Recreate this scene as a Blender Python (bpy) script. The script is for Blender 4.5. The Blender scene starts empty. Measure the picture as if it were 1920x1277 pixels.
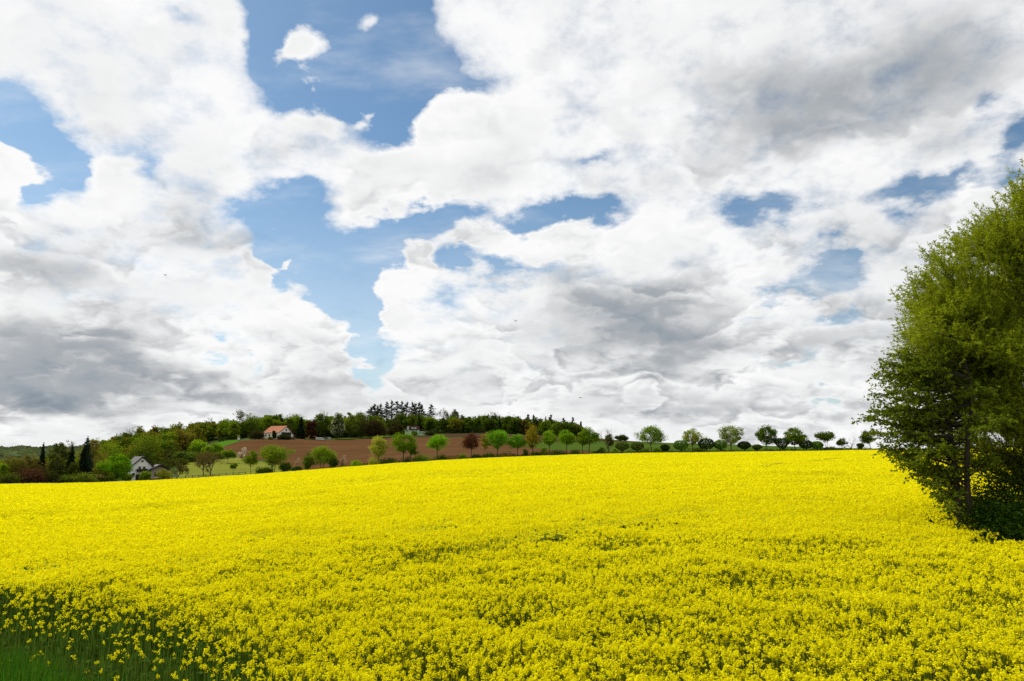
import bpy, math, random
import numpy as np

# ------------------------------------------------------------------ camera, light, sky
scene = bpy.context.scene
PW, PH, FPX = 1920.0, 1277.0, 1280.0            # photograph size and focal length in photo pixels (24 mm)
HOR = 850.0                                     # photo row of the true horizon
CAM_Z = 3.2
PITCH = math.atan((HOR - PH / 2) / FPX)

cam_data = bpy.data.cameras.new('camera')
cam_data.sensor_width = 36.0
cam_data.lens = 24.0
cam_data.clip_start = 0.1
cam_data.clip_end = 20000.0
cam = bpy.data.objects.new('camera', cam_data)
cam.location = (0, 0, CAM_Z)
cam.rotation_euler = (math.pi / 2 + PITCH, 0, 0)
scene.collection.objects.link(cam)
scene.camera = cam

SUN_AZ = math.radians(-52.0)                    # from the view direction (+Y) towards +X
SUN_EL = math.radians(47.0)
sun_data = bpy.data.lights.new('sun', 'SUN')
sun_data.energy = 4.3
sun_data.angle = math.radians(0.53)
sun_data.color = (1.0, 0.95, 0.86)
sun = bpy.data.objects.new('sun', sun_data)
sun.rotation_euler = (math.pi / 2 - SUN_EL, 0, math.pi - SUN_AZ)
sun.location = (0, 0, 60)
scene.collection.objects.link(sun)

scene.view_settings.view_transform = 'Standard'
scene.view_settings.look = 'None'
scene.view_settings.exposure = 0.0
scene.view_settings.gamma = 1.0
scene.view_settings.use_curve_mapping = False


def ray(px, py):
    """unit world direction through a point of the photograph"""
    x = (px - PW / 2) / FPX
    y = (PH / 2 - py) / FPX
    c, s = math.cos(PITCH), math.sin(PITCH)
    d = np.array([x, c - y * s, s + y * c])
    return d / np.linalg.norm(d)


def azel(px, py):
    d = ray(px, py)
    return math.atan2(d[0], d[1]), math.asin(d[2])


# ---- nodes helper
class NT:
    def __init__(self, tree):
        self.t = tree
        self.n = tree.nodes
        self.l = tree.links

    def new(self, kind, **kw):
        nd = self.n.new(kind)
        for k, v in kw.items():
            setattr(nd, k, v)
        return nd

    def put(self, sock, v):
        if isinstance(v, bpy.types.NodeSocket):
            self.l.new(v, sock)
        elif v is not None:
            sock.default_value = v

    def math(self, op, a, b=None, c=None, clamp=False):
        nd = self.new('ShaderNodeMath', operation=op, use_clamp=clamp)
        self.put(nd.inputs[0], a)
        self.put(nd.inputs[1], b)
        self.put(nd.inputs[2], c)
        return nd.outputs[0]

    def vmath(self, op, a, b=None, c=None):
        nd = self.new('ShaderNodeVectorMath', operation=op)
        self.put(nd.inputs[0], a)
        self.put(nd.inputs[1], b)
        self.put(nd.inputs[2], c)
        return nd.outputs['Value'] if op in ('DOT_PRODUCT', 'LENGTH', 'DISTANCE') else nd.outputs[0]

    def noise(self, vec, scale, detail=4.0, rough=0.5, dist=0.0, out=0, lac=2.0):
        nd = self.new('ShaderNodeTexNoise')
        self.put(nd.inputs['Vector'], vec)
        nd.inputs['Scale'].default_value = scale
        nd.inputs['Detail'].default_value = detail
        nd.inputs['Roughness'].default_value = rough
        nd.inputs['Lacunarity'].default_value = lac
        nd.inputs['Distortion'].default_value = dist
        return nd.outputs[out]

    def smooth(self, v, lo, hi, a=0.0, b=1.0):
        nd = self.new('ShaderNodeMapRange', interpolation_type='SMOOTHSTEP')
        self.put(nd.inputs['Value'], v)
        nd.inputs['From Min'].default_value = lo
        nd.inputs['From Max'].default_value = hi
        nd.inputs['To Min'].default_value = a
        nd.inputs['To Max'].default_value = b
        return nd.outputs['Result']

    def mix(self, f, a, b, blend='MIX'):
        nd = self.new('ShaderNodeMix', data_type='RGBA', blend_type=blend)
        self.put(nd.inputs['Factor'], f)
        self.put(nd.inputs['A'], a)
        self.put(nd.inputs['B'], b)
        return nd.outputs['Result']


world = bpy.data.worlds.new('World')
scene.world = world
world.use_nodes = True
world.cycles.sampling_method = 'MANUAL'
world.cycles.sample_map_resolution = 256
W = NT(world.node_tree)
W.n.clear()
wout = W.new('ShaderNodeOutputWorld')
sky = W.new('ShaderNodeTexSky', sky_type='NISHITA')
sky.sun_disc = False
sky.sun_elevation = SUN_EL
sky.sun_rotation = SUN_AZ % (2 * math.pi)
sky.altitude = 200.0
sky.air_density = 1.0
sky.dust_density = 0.6
sky.ozone_density = 2.5
bg_sky = W.new('ShaderNodeBackground')
bg_sky.inputs['Strength'].default_value = 0.104
tint = W.mix(1.0, sky.outputs[0], (0.80, 0.985, 1.0, 1.0), 'MULTIPLY')
W.l.new(tint, bg_sky.inputs['Color'])

tc = W.new('ShaderNodeTexCoord')
dirv = tc.outputs['Generated']
sep = W.new('ShaderNodeSeparateXYZ')
W.l.new(dirv, sep.inputs[0])
az_ = W.math('ARCTAN2', sep.outputs['X'], sep.outputs['Y'])
el_ = W.math('ARCSINE', sep.outputs['Z'])
cmb = W.new('ShaderNodeCombineXYZ')
W.put(cmb.inputs[0], W.math('MULTIPLY', az_, 57.29578))
W.put(cmb.inputs[1], W.math('MULTIPLY', el_, 57.29578))
ae = cmb.outputs[0]                             # azimuth and elevation of the sky direction, degrees

# cloud-space coordinate: clouds shrink towards the horizon
inv = W.math('DIVIDE', 1.0, W.math('ADD', W.math('MAXIMUM', sep.outputs['Z'], 0.0), 0.42))
sc3 = W.new('ShaderNodeVectorMath', operation='SCALE')
W.put(sc3.inputs[0], dirv)
W.put(sc3.inputs['Scale'], inv)
cs = sc3.outputs[0]

# turbulent warp of the cloud outlines: broad swirl + cauliflower billows
n_big = W.noise(cs, 2.6, 2.0, 0.5, out=1)
n_mid = W.noise(cs, 8.0, 6.0, 0.54, out=1)
w1 = W.vmath('MULTIPLY_ADD', n_big, (5.0, 4.0, 0.0), ae)
w2 = W.vmath('MULTIPLY_ADD', n_mid, (9.0, 8.0, 0.0), w1)
wp = W.vmath('ADD', w2, (-7.0, -6.0, 0.0))


def blobs(tree, vec, lst, start):
    acc = start
    for (px, py, sx, sy, wgt) in lst:
        a0, e0 = azel(px, py)
        a1, _ = azel(px + sx, py)
        _, e1 = azel(px, py - sy)
        sa = max(abs(math.degrees(a1 - a0)), 0.3)
        se = max(abs(math.degrees(e1 - e0)), 0.3)
        a0, e0 = math.degrees(a0), math.degrees(e0)
        q = tree.vmath('MULTIPLY_ADD', vec, (1 / sa, 1 / se, 0.0), (-a0 / sa, -e0 / se, 0.0))
        d2 = tree.vmath('DOT_PRODUCT', q, q)
        g = tree.math('POWER', 0.42, d2)
        acc = tree.math('MULTIPLY_ADD', g, wgt, acc)
    return acc


GAPS = [
    # blue openings between the clouds (photo column, row, half-widths, weight)
    (528, 70, 34, 80, -1.1), (600, 150, 60, 20, -.5), (640, 60, 120, 110, -1.0), (560, 10, 70, 60, -.8), (740, 130, 110, 110, -1.2), (800, 60, 55, 110, -.9),
    (765, 225, 50, 60, -.9), (660, 165, 60, 35, -.6), (880, 170, 50, 30, -.55), (930, 190, 60, 25, -.35),
    (50, 240, 95, 42, -1.4), (115, 315, 42, 48, -1.3), (-80, 260, 80, 60, -.9), (245, 265, 40, 26, -.4), (300, 320, 22, 40, -.45),
    (510, 395, 60, 45, -1.1), (575, 455, 60, 45, -1.0), (555, 360, 50, 18, -.6), (625, 520, 60, 50, -.8),
    (745, 430, 75, 42, -1.1), (690, 500, 60, 50, -.75), (640, 565, 45, 40, -.8), (700, 620, 36, 75, -1.1), (680, 690, 30, 45, -.6),
    (815, 405, 60, 22, -.8), (895, 400, 40, 20, -.5), (1075, 415, 80, 26, -1.25), (985, 435, 30, 30, -.5),
    (870, 508, 65, 20, -.65), (990, 522, 80, 18, -.42), (850, 560, 40, 20, -.3),
    (1400, 395, 60, 20, -.5), (1480, 405, 40, 26, -.55), (1575, 485, 40, 30, -.8), (1490, 540, 70, 14, -.55), (1400, 590, 90, 14, -.35),
    (1895, 250, 45, 42, -.8), (1850, 190, 25, 14, -.4), (1770, 335, 75, 18, -.6), (1700, 370, 60, 22, -.5), (1900, 320, 40, 20, -.4),
    (1575, 610, 45, 16, -.5), (1470, 690, 60, 12, -.4), (1552, 738, 26, 12, -.55), (425, 640, 20, 12, -.5), (480, 675, 18, 12, -.3),
    (520, 505, 22, 40, -.6), (335, 10, 40, 14, -.3), (1140, 300, 30, 12, -.35), (1050, 240, 26, 30, -.2),
    # cloud bodies standing in or against them
    (594, 78, 62, 48, 1.5), (560, 95, 30, 20, .5), (80, 700, 260, 70, .6), (712, 45, 34, 34, 1.3), (850, 265, 90, 75, 1.6), (780, 330, 60, 40, .6), (775, 510, 32, 40, 1.2), (745, 560, 28, 30, .9),
    (590, 600, 58, 45, 1.2), (615, 660, 60, 40, .9), (545, 478, 24, 11, 1.1), (490, 470, 20, 30, .8), (895, 455, 60, 18, 1.1),
    (1050, 475, 80, 18, .9), (1200, 445, 50, 36, .8), (700, 385, 55, 32, .7), (700, 205, 22, 18, .8), (610, 205, 80, 32, .6),
    (1840, 375, 50, 26, 1.0), (30, 315, 50, 40, .9), (0, 290, 40, 40, .7), (200, 330, 50, 40, .4), (460, 40, 40, 40, .4), (1300, 600, 200, 60, .3),
]
SHADES = [
    (585, 590, 60, 42, -.24), (840, 262, 85, 50, -.16), (1215, 440, 70, 30, -.18), (770, 512, 40, 40, -.16), (420, 185, 110, 40, -.12), (60, 320, 60, 40, -.14), (1000, 480, 110, 18, -.14), (230, 750, 60, 14, -.22),

    (120, 480, 160, 60, .10), (420, 400, 120, 50, .08), (250, 590, 150, 36, .10), (560, 270, 120, 40, .07), (1350, 160, 150, 80, .12), (1600, 660, 140, 40, .14), (1430, 480, 120, 40, .10), (1000, 640, 120, 40, .10), (1250, 740, 200, 24, .14), (520, 760, 140, 18, .14), (900, 760, 160, 16, .08),
    # thick grey undersides
    (1560, 165, 190, 75, .42), (1760, 150, 150, 70, .26), (1420, 270, 120, 45, .30), (1300, 340, 80, 30, .14),
    (1190, 590, 150, 55, .42), (1250, 650, 120, 36, .34), (1080, 560, 80, 40, .18), (1640, 470, 130, 60, .22), (1620, 580, 120, 50, .22),
    (80, 738, 175, 38, .70), (60, 655, 170, 34, .36), (260, 692, 130, 28, .32), (390, 742, 80, 16, .34), (70, 480, 100, 70, .26),
    (430, 440, 110, 30, .17), (330, 520, 120, 30, .10), (350, 380, 60, 60, .10), (600, 695, 70, 18, .16), (1500, 660, 130, 26, .22),
    (1330, 775, 170, 20, .22), (1180, 790, 90, 16, .12), (1560, 765, 120, 18, .16), (540, 250, 80, 40, .05), (1760, 260, 90, 30, .18),
    (900, 320, 120, 30, .06), (880, 720, 160, 22, .10), (220, 120, 140, 40, .02), (1050, 130, 140, 60, .06),
]
cover = blobs(W, wp, GAPS, W.smooth(sep.outputs['Z'], 0.02, 0.22, 1.05, 0.83))
fine = W.noise(cs, 13.0, 7.0, 0.62)
cover = W.math('MULTIPLY_ADD', W.math('SUBTRACT', fine, 0.5), 1.2, cover)
alpha = W.smooth(cover, 0.19, 0.93)
alpha = W.math('POWER', alpha, 0.8)
# thin veil in the blue parts
veil = W.smooth(W.noise(W.vmath('MULTIPLY', cs, (1.0, 2.2, 2.2)), 3.2, 5.0, 0.62), 0.47, 0.82, 0.0, 0.42)
veil = W.math('ADD', veil, W.smooth(sep.outputs['Z'], 0.05, 0.42, 0.38, 0.0))
alpha = W.math('MAXIMUM', alpha, veil)

# relief: heaped billows, brighter where the cloud thins towards the light, greyer under the heaps
csw = W.vmath('MULTIPLY_ADD', n_mid, (.13, .13, .13), cs)


rel_a = W.noise(csw, 6.5, 4.0, 0.5)
# heap upon heap: every bank has a crisp bright top and greys downwards until the next top in front of it
sepc = W.new('ShaderNodeSeparateXYZ')
W.put(sepc.inputs[0], csw)
bank = W.noise(csw, 3.6, 4.0, 0.50)
bank = W.math('MULTIPLY_ADD', bank, 5.0, W.math('MULTIPLY', sepc.outputs['Z'], -10.0))
saw = W.math('FRACT', bank)
saw = W.math('MULTIPLY', saw, W.smooth(saw, 1.0, 0.66))
saw = W.math('MULTIPLY', saw, W.smooth(rel_a, 0.36, 0.62, 0.15, 1.25))
puff = W.noise(csw, 7.5, 4.0, 0.50)
puff = W.math('FRACT', W.math('MULTIPLY_ADD', puff, 4.6, W.math('MULTIPLY', sepc.outputs['Z'], -17.0)))
puff = W.math('MULTIPLY', puff, W.smooth(puff, 1.0, 0.60))
puff = W.math('MULTIPLY', puff, W.smooth(rel_a, 0.40, 0.60, 0.0, 1.0))
heap_w = W.smooth(sep.outputs['Z'], 0.25, 0.60, 0.34, 0.12)
w3 = W.vmath('MULTIPLY_ADD', n_mid, (7.0, 5.0, 0.0), W.vmath('MULTIPLY_ADD', n_big, (8.0, 5.0, 0.0), ae))
ws = W.vmath('ADD', w3, (-7.5, -5.0, 0.0))
low = W.smooth(sep.outputs['Z'], 0.02, 0.30, 0.06, 0.045)
shade = blobs(W, ws, SHADES, low)
thick = W.smooth(cover, 0.75, 1.20, -0.02, 0.10)
shade = W.math('ADD', shade, thick)
shade = W.math('MULTIPLY_ADD', W.math('SUBTRACT', saw, 0.25), heap_w, shade)
shade = W.math('MULTIPLY_ADD', W.math('SUBTRACT', puff, 0.12), W.smooth(sep.outputs['Z'], 0.30, 0.65, 0.15, 0.07), shade)
shade = W.math('MULTIPLY_ADD', W.math('SUBTRACT', rel_a, 0.5), -0.55, shade)
rel_c = W.noise(cs, 2.3, 3.0, 0.5)
shade = W.math('MULTIPLY_ADD', W.math('SUBTRACT', rel_c, 0.5), -0.50, shade)
shade = W.math('MULTIPLY_ADD', W.math('SUBTRACT', fine, 0.5), -0.22, shade)
ramp = W.new('ShaderNodeValToRGB')
W.put(ramp.inputs[0], shade)
els = ramp.color_ramp.elements
els[0].position, els[0].color = 0.0, (.97, .97, .97, 1)
els[1].position, els[1].color = 1.0, (.22, .27, .33, 1)
for p, c in ((.15, (.86, .865, .87)), (.33, (.635, .645, .655)), (.55, (.415, .44, .47)), (.78, (.30, .345, .39))):
    e = els.new(p)
    e.color = (*c, 1)
bg_cl = W.new('ShaderNodeBackground')
W.l.new(ramp.outputs[0], bg_cl.inputs['Color'])
bg_cl.inputs['Strength'].default_value = 1.0
mixw = W.new('ShaderNodeMixShader')
W.put(mixw.inputs[0], alpha)
W.l.new(bg_sky.outputs[0], mixw.inputs[1])
W.l.new(bg_cl.outputs[0], mixw.inputs[2])
W.l.new(mixw.outputs[0], wout.inputs['Surface'])

# ------------------------------------------------------------------ helpers: tags, materials, meshes
col = scene.collection
R = np.random.default_rng(11)


def tag(o, label=None, cat=None, group=None, kind=None):
    if label: o['label'] = label
    if cat: o['category'] = cat
    if group: o['group'] = group
    if kind: o['kind'] = kind
    return o


def empty(name, loc, rz=0.0):
    o = bpy.data.objects.new(name, None)
    o.location = loc
    o.rotation_euler = (0, 0, rz)
    o.empty_display_size = 0.3
    col.objects.link(o)
    return o


def raw_mesh(name, verts, quads, mats, mi=None, smooth=False, tris=None):
    """numpy arrays straight into a mesh datablock"""
    me = bpy.data.meshes.new(name)
    verts = np.asarray(verts, np.float32)
    quads = np.asarray(quads, np.int32).reshape(-1, 4)
    nt = 0 if tris is None else len(tris)
    me.vertices.add(len(verts))
    me.vertices.foreach_set('co', verts.ravel())
    nq = len(quads)
    loops = quads.ravel()
    if nt:
        tris = np.asarray(tris, np.int32)
        loops = np.concatenate([loops, tris.ravel()])
    me.loops.add(len(loops))
    me.loops.foreach_set('vertex_index', loops)
    me.polygons.add(nq + nt)
    st = np.concatenate([np.arange(nq) * 4, nq * 4 + np.arange(nt) * 3]).astype(np.int32)
    me.polygons.foreach_set('loop_start', st)
    for m in mats:
        me.materials.append(m)
    if mi is not None:
        me.polygons.foreach_set('material_index', np.asarray(mi, np.int32))
    if smooth:
        me.polygons.foreach_set('use_smooth', np.ones(nq + nt, bool))
    me.update(calc_edges=True)
    return me


def link(name, me, parent=None):
    o = bpy.data.objects.new(name, me)
    if parent is not None:
        o.parent = parent
    col.objects.link(o)
    return o


def principled(name, colr, rough=0.8, spec=0.2, noise=None, bump=None, metal=0.0):
    """plain procedural surface: base colour broken up by noise, optional bump"""
    m = bpy.data.materials.new(name)
    m.use_nodes = True
    T = NT(m.node_tree)
    b = T.n['Principled BSDF']
    b.inputs['Roughness'].default_value = rough
    b.inputs['Specular IOR Level'].default_value = spec
    b.inputs['Metallic'].default_value = metal
    g = T.new('ShaderNodeNewGeometry')
    if noise:
        sc, c2 = noise
        f = T.smooth(T.noise(g.outputs['Position'], sc, 6.0, 0.62), 0.32, 0.68)
        T.put(b.inputs['Base Color'], T.mix(f, (*colr, 1), (*c2, 1)))
    else:
        b.inputs['Base Color'].default_value = (*colr, 1)
    if bump:
        sc, st, dist = bump
        bp = T.new('ShaderNodeBump')
        bp.inputs['Strength'].default_value = st
        bp.inputs['Distance'].default_value = dist
        T.put(bp.inputs['Height'], T.noise(g.outputs['Position'], sc, 5.0, 0.6))
        T.l.new(bp.outputs[0], b.inputs['Normal'])
    return m


_leaf = {}


def leaf_mat(colr, trans=0.35, var=0.35, hue=0.03, name='leaves'):
    """leaf: diffuse + translucent, every leaf its own slight tint"""
    key = (tuple(round(c, 4) for c in colr), trans, var, hue)
    if key in _leaf:
        return _leaf[key]
    m = bpy.data.materials.new(name)
    m.use_nodes = True
    T = NT(m.node_tree)
    T.n.clear()
    out = T.new('ShaderNodeOutputMaterial')
    g = T.new('ShaderNodeNewGeometry')
    rnd = g.outputs['Random Per Island']
    hsv = T.new('ShaderNodeHueSaturation')
    hsv.inputs['Color'].default_value = (*colr, 1)
    T.put(hsv.inputs['Hue'], T.math('MULTIPLY_ADD', rnd, 2 * hue, 0.5 - hue))
    T.put(hsv.inputs['Value'], T.math('MULTIPLY_ADD', T.math('FRACT', T.math('MULTIPLY', rnd, 7.31)), 2 * var, 1 - var))
    d = T.new('ShaderNodeBsdfDiffuse')
    t = T.new('ShaderNodeBsdfTranslucent')
    T.l.new(hsv.outputs[0], d.inputs[0])
    tr = T.mix(1.0, hsv.outputs[0], (1.15, 1.1, 0.55, 1), 'MULTIPLY')
    T.put(t.inputs[0], tr)
    mx = T.new('ShaderNodeMixShader')
    mx.inputs[0].default_value = trans
    T.l.new(d.outputs[0], mx.inputs[1])
    T.l.new(t.outputs[0], mx.inputs[2])
    T.l.new(mx.outputs[0], out.inputs[0])
    _leaf[key] = m
    return m


def tilled(name, c1, c2, c3, furrow):
    """worked soil or drilled crop: broad patches plus long streaks along the tillage"""
    m = principled(name, c1, 1.0, 0.0)
    T = NT(m.node_tree)
    b = T.n['Principled BSDF']
    g = T.new('ShaderNodeNewGeometry')
    mp = T.new('ShaderNodeMapping')
    mp.inputs['Rotation'].default_value = (0, 0, math.radians(-14))
    mp.inputs['Scale'].default_value = (.012, furrow, .05)
    T.l.new(g.outputs['Position'], mp.inputs[0])
    f1 = T.smooth(T.noise(g.outputs['Position'], .035, 5.0, .6), .36, .64)
    f2 = T.smooth(T.noise(mp.outputs[0], 1.0, 5.0, .62), .38, .66)
    f3 = T.noise(g.outputs['Position'], 1.1, 4.0, .7)
    cc = T.mix(f1, (*c1, 1), (*c2, 1))
    cc = T.mix(T.math('MULTIPLY', f2, .75), cc, (*c3, 1))
    T.put(b.inputs['Base Color'], T.mix(T.math('MULTIPLY', f3, .6), cc, tuple(.62 * v for v in c1) + (1,)))
    bp = T.new('ShaderNodeBump')
    bp.inputs['Strength'].default_value = .9
    bp.inputs['Distance'].default_value = .3
    T.put(bp.inputs['Height'], T.math('ADD', f2, f3))
    T.l.new(bp.outputs[0], b.inputs['Normal'])
    return m


# ------------------------------------------------------------------ lie of the land
# rings outwards from the viewpoint, per bearing: field edge, lane behind it, foot of the slope, top of the slope,
# hilltop, far country; every entry (distance in metres, photo row where that ground shows)
CANOPY = 1.25
COLS = [
    # px   field edge     lane          slope foot    slope top     hilltop       far country   ridge
    (-700, (190, 920), (205, 930), (280, 930), (400, 895), (600, 866), (1500, 856), (3200, 842)),
    (0, (208, 907.5), (224, 917), (290, 914), (400, 893), (600, 864), (1500, 856), (3200, 841)),
    (110, (212, 906), (228, 916), (292, 913), (405, 885), (600, 852), (1500, 856), (3200, 841)),
    (200, (216, 904), (232, 912), (296, 909), (410, 875), (580, 841), (1400, 852), (3200, 846)),
    (340, (220, 898), (235, 901), (325, 866), (425, 850), (560, 818), (1300, 830), (3200, 848)),
    (450, (222, 891), (236, 893), (328, 862), (460, 823), (570, 808), (1300, 830), (3200, 848)),
    (540, (222, 884.5), (236, 886), (325, 864), (465, 822.5), (570, 809), (1300, 830), (3200, 848)),
    (620, (222, 877.5), (236, 878), (318, 864), (470, 825), (575, 812), (1300, 830), (3200, 848)),
    (760, (222, 867), (235, 866), (302, 852), (485, 817), (585, 806), (1300, 825), (3200, 848)),
    (900, (222, 859), (235, 857.5), (286, 848), (500, 812.5), (600, 808), (1300, 830), (3200, 848)),
    (1000, (222, 855), (235, 853.5), (284, 846), (495, 816), (590, 812), (1300, 835), (3200, 848)),
    (1100, (223, 851.5), (236, 850.5), (284, 843), (480, 822.5), (570, 820), (1300, 838), (3200, 848)),
    (1200, (225, 849.5), (238, 848.5), (288, 841), (460, 828.5), (560, 829), (1300, 840), (3200, 848)),
    (1340, (231, 847.5), (244, 846.7), (303, 840), (445, 833), (560, 834), (1300, 842), (3200, 848)),
    (1500, (238, 845.5), (250, 844.8), (302, 842), (420, 838), (560, 839), (1300, 845), (3200, 848)),
    (1640, (242, 843.6), (254, 843), (300, 842.6), (420, 842), (560, 842.5), (1300, 846), (3200, 848)),
    (1920, (242, 839), (254, 839), (300, 840), (420, 841), (560, 842), (1300, 846), (3200, 848)),
    (2500, (242, 838), (254, 838), (300, 840), (420, 841), (560, 842), (1300, 846), (3200, 848)),
]


def tan_el(px, py):
    d = ray(px, py)
    return d[2] / math.hypot(d[0], d[1])


_az = np.array([azel(c[0], HOR)[0] for c in COLS])
_rr = np.array([[k[0] for k in c[1:]] for c in COLS], float)
_zz = np.array([[CAM_Z + k[0] * tan_el(c[0], k[1]) - (CANOPY if i == 0 else 0.0) for i, k in enumerate(c[1:])] for c in COLS])
# smooth tables over the bearing
_azf = np.radians(np.arange(-180.0, 180.01, 0.25))
_ker = np.exp(-0.5 * (np.arange(-8, 9) / 3.2) ** 2)
_ker /= _ker.sum()


def _sm(v):
    f = np.interp(_azf, _az, v)
    return np.convolve(np.pad(f, 8, 'edge'), _ker, 'valid')


_rt = np.stack([_sm(_rr[:, i]) for i in range(_rr.shape[1])], 1)
_zt = np.stack([_sm(_zz[:, i]) for i in range(_zz.shape[1])], 1)
_back = np.clip((np.abs(np.degrees(_azf)) - 70) / 60, 0, 1)          # behind the viewer: level country
_zt = _zt * (1 - _back)[:, None]


def _hash2(ix, iy):
    h = np.sin(ix * 127.1 + iy * 311.7) * 43758.5453
    return h - np.floor(h)


def vnoise(x, y):
    ix, iy = np.floor(x), np.floor(y)
    fx, fy = x - ix, y - iy
    fx, fy = fx * fx * (3 - 2 * fx), fy * fy * (3 - 2 * fy)
    a, b = _hash2(ix, iy), _hash2(ix + 1, iy)
    c, d = _hash2(ix, iy + 1), _hash2(ix + 1, iy + 1)
    return (a * (1 - fx) + b * fx) * (1 - fy) + (c * (1 - fx) + d * fx) * fy


def polar(x, y):
    return np.arctan2(x, y), np.hypot(x, y)


def edge_r(az):
    return np.interp(az, _azf, _rt[:, 0])


def H0(x, y):
    """ground height (the soil under the crop inside the field), without the verge bank"""
    x, y = np.asarray(x, float), np.asarray(y, float)
    az, r = polar(x, y)
    rt = np.stack([np.interp(az, _azf, _rt[:, i]) for i in range(7)], -1)
    zt = np.stack([np.interp(az, _azf, _zt[:, i]) for i in range(7)], -1)
    z = zt[..., 0] * (r / rt[..., 0])                                # the field: one plane, gently tilted
    for i in range(6):
        t = np.clip((r - rt[..., i]) / (rt[..., i + 1] - rt[..., i]), 0, 1)
        z = np.where(r > rt[..., i], zt[..., i] + (zt[..., i + 1] - zt[..., i]) * t, z)
    z = np.where(r > rt[..., 6], zt[..., 6], z)
    # shallow swells inside the field
    sw = (vnoise(x * .045 + 3.1, y * .07 + 8.7) - .5) * 0.5 * np.clip((r - 8) / 30, 0, 1) * np.clip((rt[..., 0] - r) / 60, 0, 1)
    return z + sw


def in_poly(x, y, poly):
    c = np.zeros(x.shape, bool)
    j = len(poly) - 1
    for i in range(len(poly)):
        xi, yi = poly[i]
        xj, yj = poly[j]
        k = ((yi > y) != (yj > y)) & (x < (xj - xi) * (y - yi) / (yj - yi + 1e-12) + xi)
        c ^= k
        j = i
    return c


def seg_dist(x, y, line):
    best = np.full(x.shape, 1e9)
    for a, b in zip(line[:-1], line[1:]):
        ab = b - a
        s = np.clip(((x - a[0]) * ab[0] + (y - a[1]) * ab[1]) / (ab @ ab), 0, 1)
        best = np.minimum(best, np.hypot(x - a[0] - ab[0] * s, y - a[1] - ab[1] * s))
    return best


# where the crop ends towards the viewer: photo columns and rows at crop height, and the line on the ground
EDGE_Y = ([-500, 0, 120, 240, 330, 430, 520, 640, 760], [1036, 1070, 1082, 1098, 1116, 1150, 1196, 1262, 1345])     # where full bloom ends
FRONT_Y = ([-500, 0, 110, 230, 330, 430, 520, 640, 760], [1138, 1176, 1208, 1246, 1280, 1320, 1378, 1458, 1560])    # where the crop ends


def _flat(px, py):
    d = ray(px, py)
    k = (CANOPY - CAM_Z) / d[2]
    return np.array([d[0] * k, d[1] * k])


front = [_flat(a, b) for a, b in zip(*FRONT_Y)]
front = np.array([front[0] + (front[0] - front[1]) * 3] + front + [np.array([3.0, 2.2]), np.array([40.0, -10.0])])
verge_poly = np.concatenate([front, [[40.0, -40.0], [-60.0, -40.0]]])


def bank(x, y):
    """the raised verge the viewer stands on"""
    x, y = np.asarray(x, float), np.asarray(y, float)
    near = np.hypot(x, y) < 60
    d = np.full(x.shape, -99.0)
    if near.any():
        xn, yn = x[near], y[near]
        d[near] = np.where(in_poly(xn, yn, verge_poly), 1, -1) * seg_dist(xn, yn, front)
    t = np.clip((d + 1.7) / 2.3, 0, 1)
    return .80 * t * t * (3 - 2 * t) * np.clip((60 - np.hypot(x, y)) / 20, 0, 1)


def H(x, y):
    """ground height"""
    x, y = np.asarray(x, float), np.asarray(y, float)
    return H0(x, y) + bank(x, y)


def at(px, py, r):
    """ground point seen at photo column px, r metres away"""
    d = ray(px, py)
    h = math.hypot(d[0], d[1])
    x, y = d[0] / h * r, d[1] / h * r
    return np.array([x, y, float(H(x, y))])


def metres(px, py, r, n):
    """size in metres of n photo pixels, r metres away"""
    d = ray(px, py)
    h = math.hypot(d[0], d[1])
    depth = (d[1] * math.cos(PITCH) + d[2] * math.sin(PITCH)) * r / h
    return n * depth / FPX


def on_field(px, py, dz=CANOPY):
    """where the line of sight meets the top of the crop (dz above the soil)"""
    d = ray(px, py)
    h = math.hypot(d[0], d[1])
    ux, uy, t = d[0] / h, d[1] / h, d[2] / h
    lo, hi = 2.0, 240.0
    for _ in range(50):
        m = (lo + hi) / 2
        if CAM_Z + m * t > float(H0(ux * m, uy * m)) + dz: lo = m
        else: hi = m
    return np.array([ux * lo, uy * lo])


# ------------------------------------------------------------------ ground sheets
def polar_grid(azs, rs, dz, name, mats, mi_fn=None, rough=0.0):
    A, Rr = np.meshgrid(azs, rs, indexing='ij')
    X, Y = Rr * np.sin(A), Rr * np.cos(A)
    Z = H(X, Y) + dz
    if rough:
        Z = Z + (vnoise(X * 1.3, Y * 1.3) - .5) * rough
    n, m = A.shape
    idx = np.arange(n * m).reshape(n, m)
    q = np.stack([idx[:-1, :-1], idx[:-1, 1:], idx[1:, 1:], idx[1:, :-1]], -1).reshape(-1, 4)
    return raw_mesh(name, np.stack([X, Y, Z], -1).reshape(-1, 3), q[:, ::-1], mats, smooth=True)


m_land = principled('grassland', (.034, .060, .012), 1.0, 0.0, (.05, (.075, .095, .028)), (2.0, .6, .3))
rs = np.concatenate([np.linspace(0.5, 16, 40), np.linspace(17, 260, 70), np.linspace(268, 620, 60), np.geomspace(660, 9000, 30)])
azs = np.radians(np.concatenate([np.arange(-180, -60, 4.0), np.arange(-60, 60, 0.4), np.arange(60, 180.1, 4.0)]))
ground = link('ground', polar_grid(azs, rs, 0.0, 'ground', [m_land]))
tag(ground, kind='structure')


def ring_r(px, f):
    """distance along photo column px of land ring f (0 field edge, 1 lane, 2 slope foot, 3 slope top, 4 hilltop)"""
    return ring_az(azel(px, HOR)[0], f)


def ring_az(a, f):
    k = min(int(f), 5)
    r0, r1 = np.interp(a, _azf, _rt[:, k]), np.interp(a, _azf, _rt[:, k + 1])
    return float(r0 + (r1 - r0) * (f - k))


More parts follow.
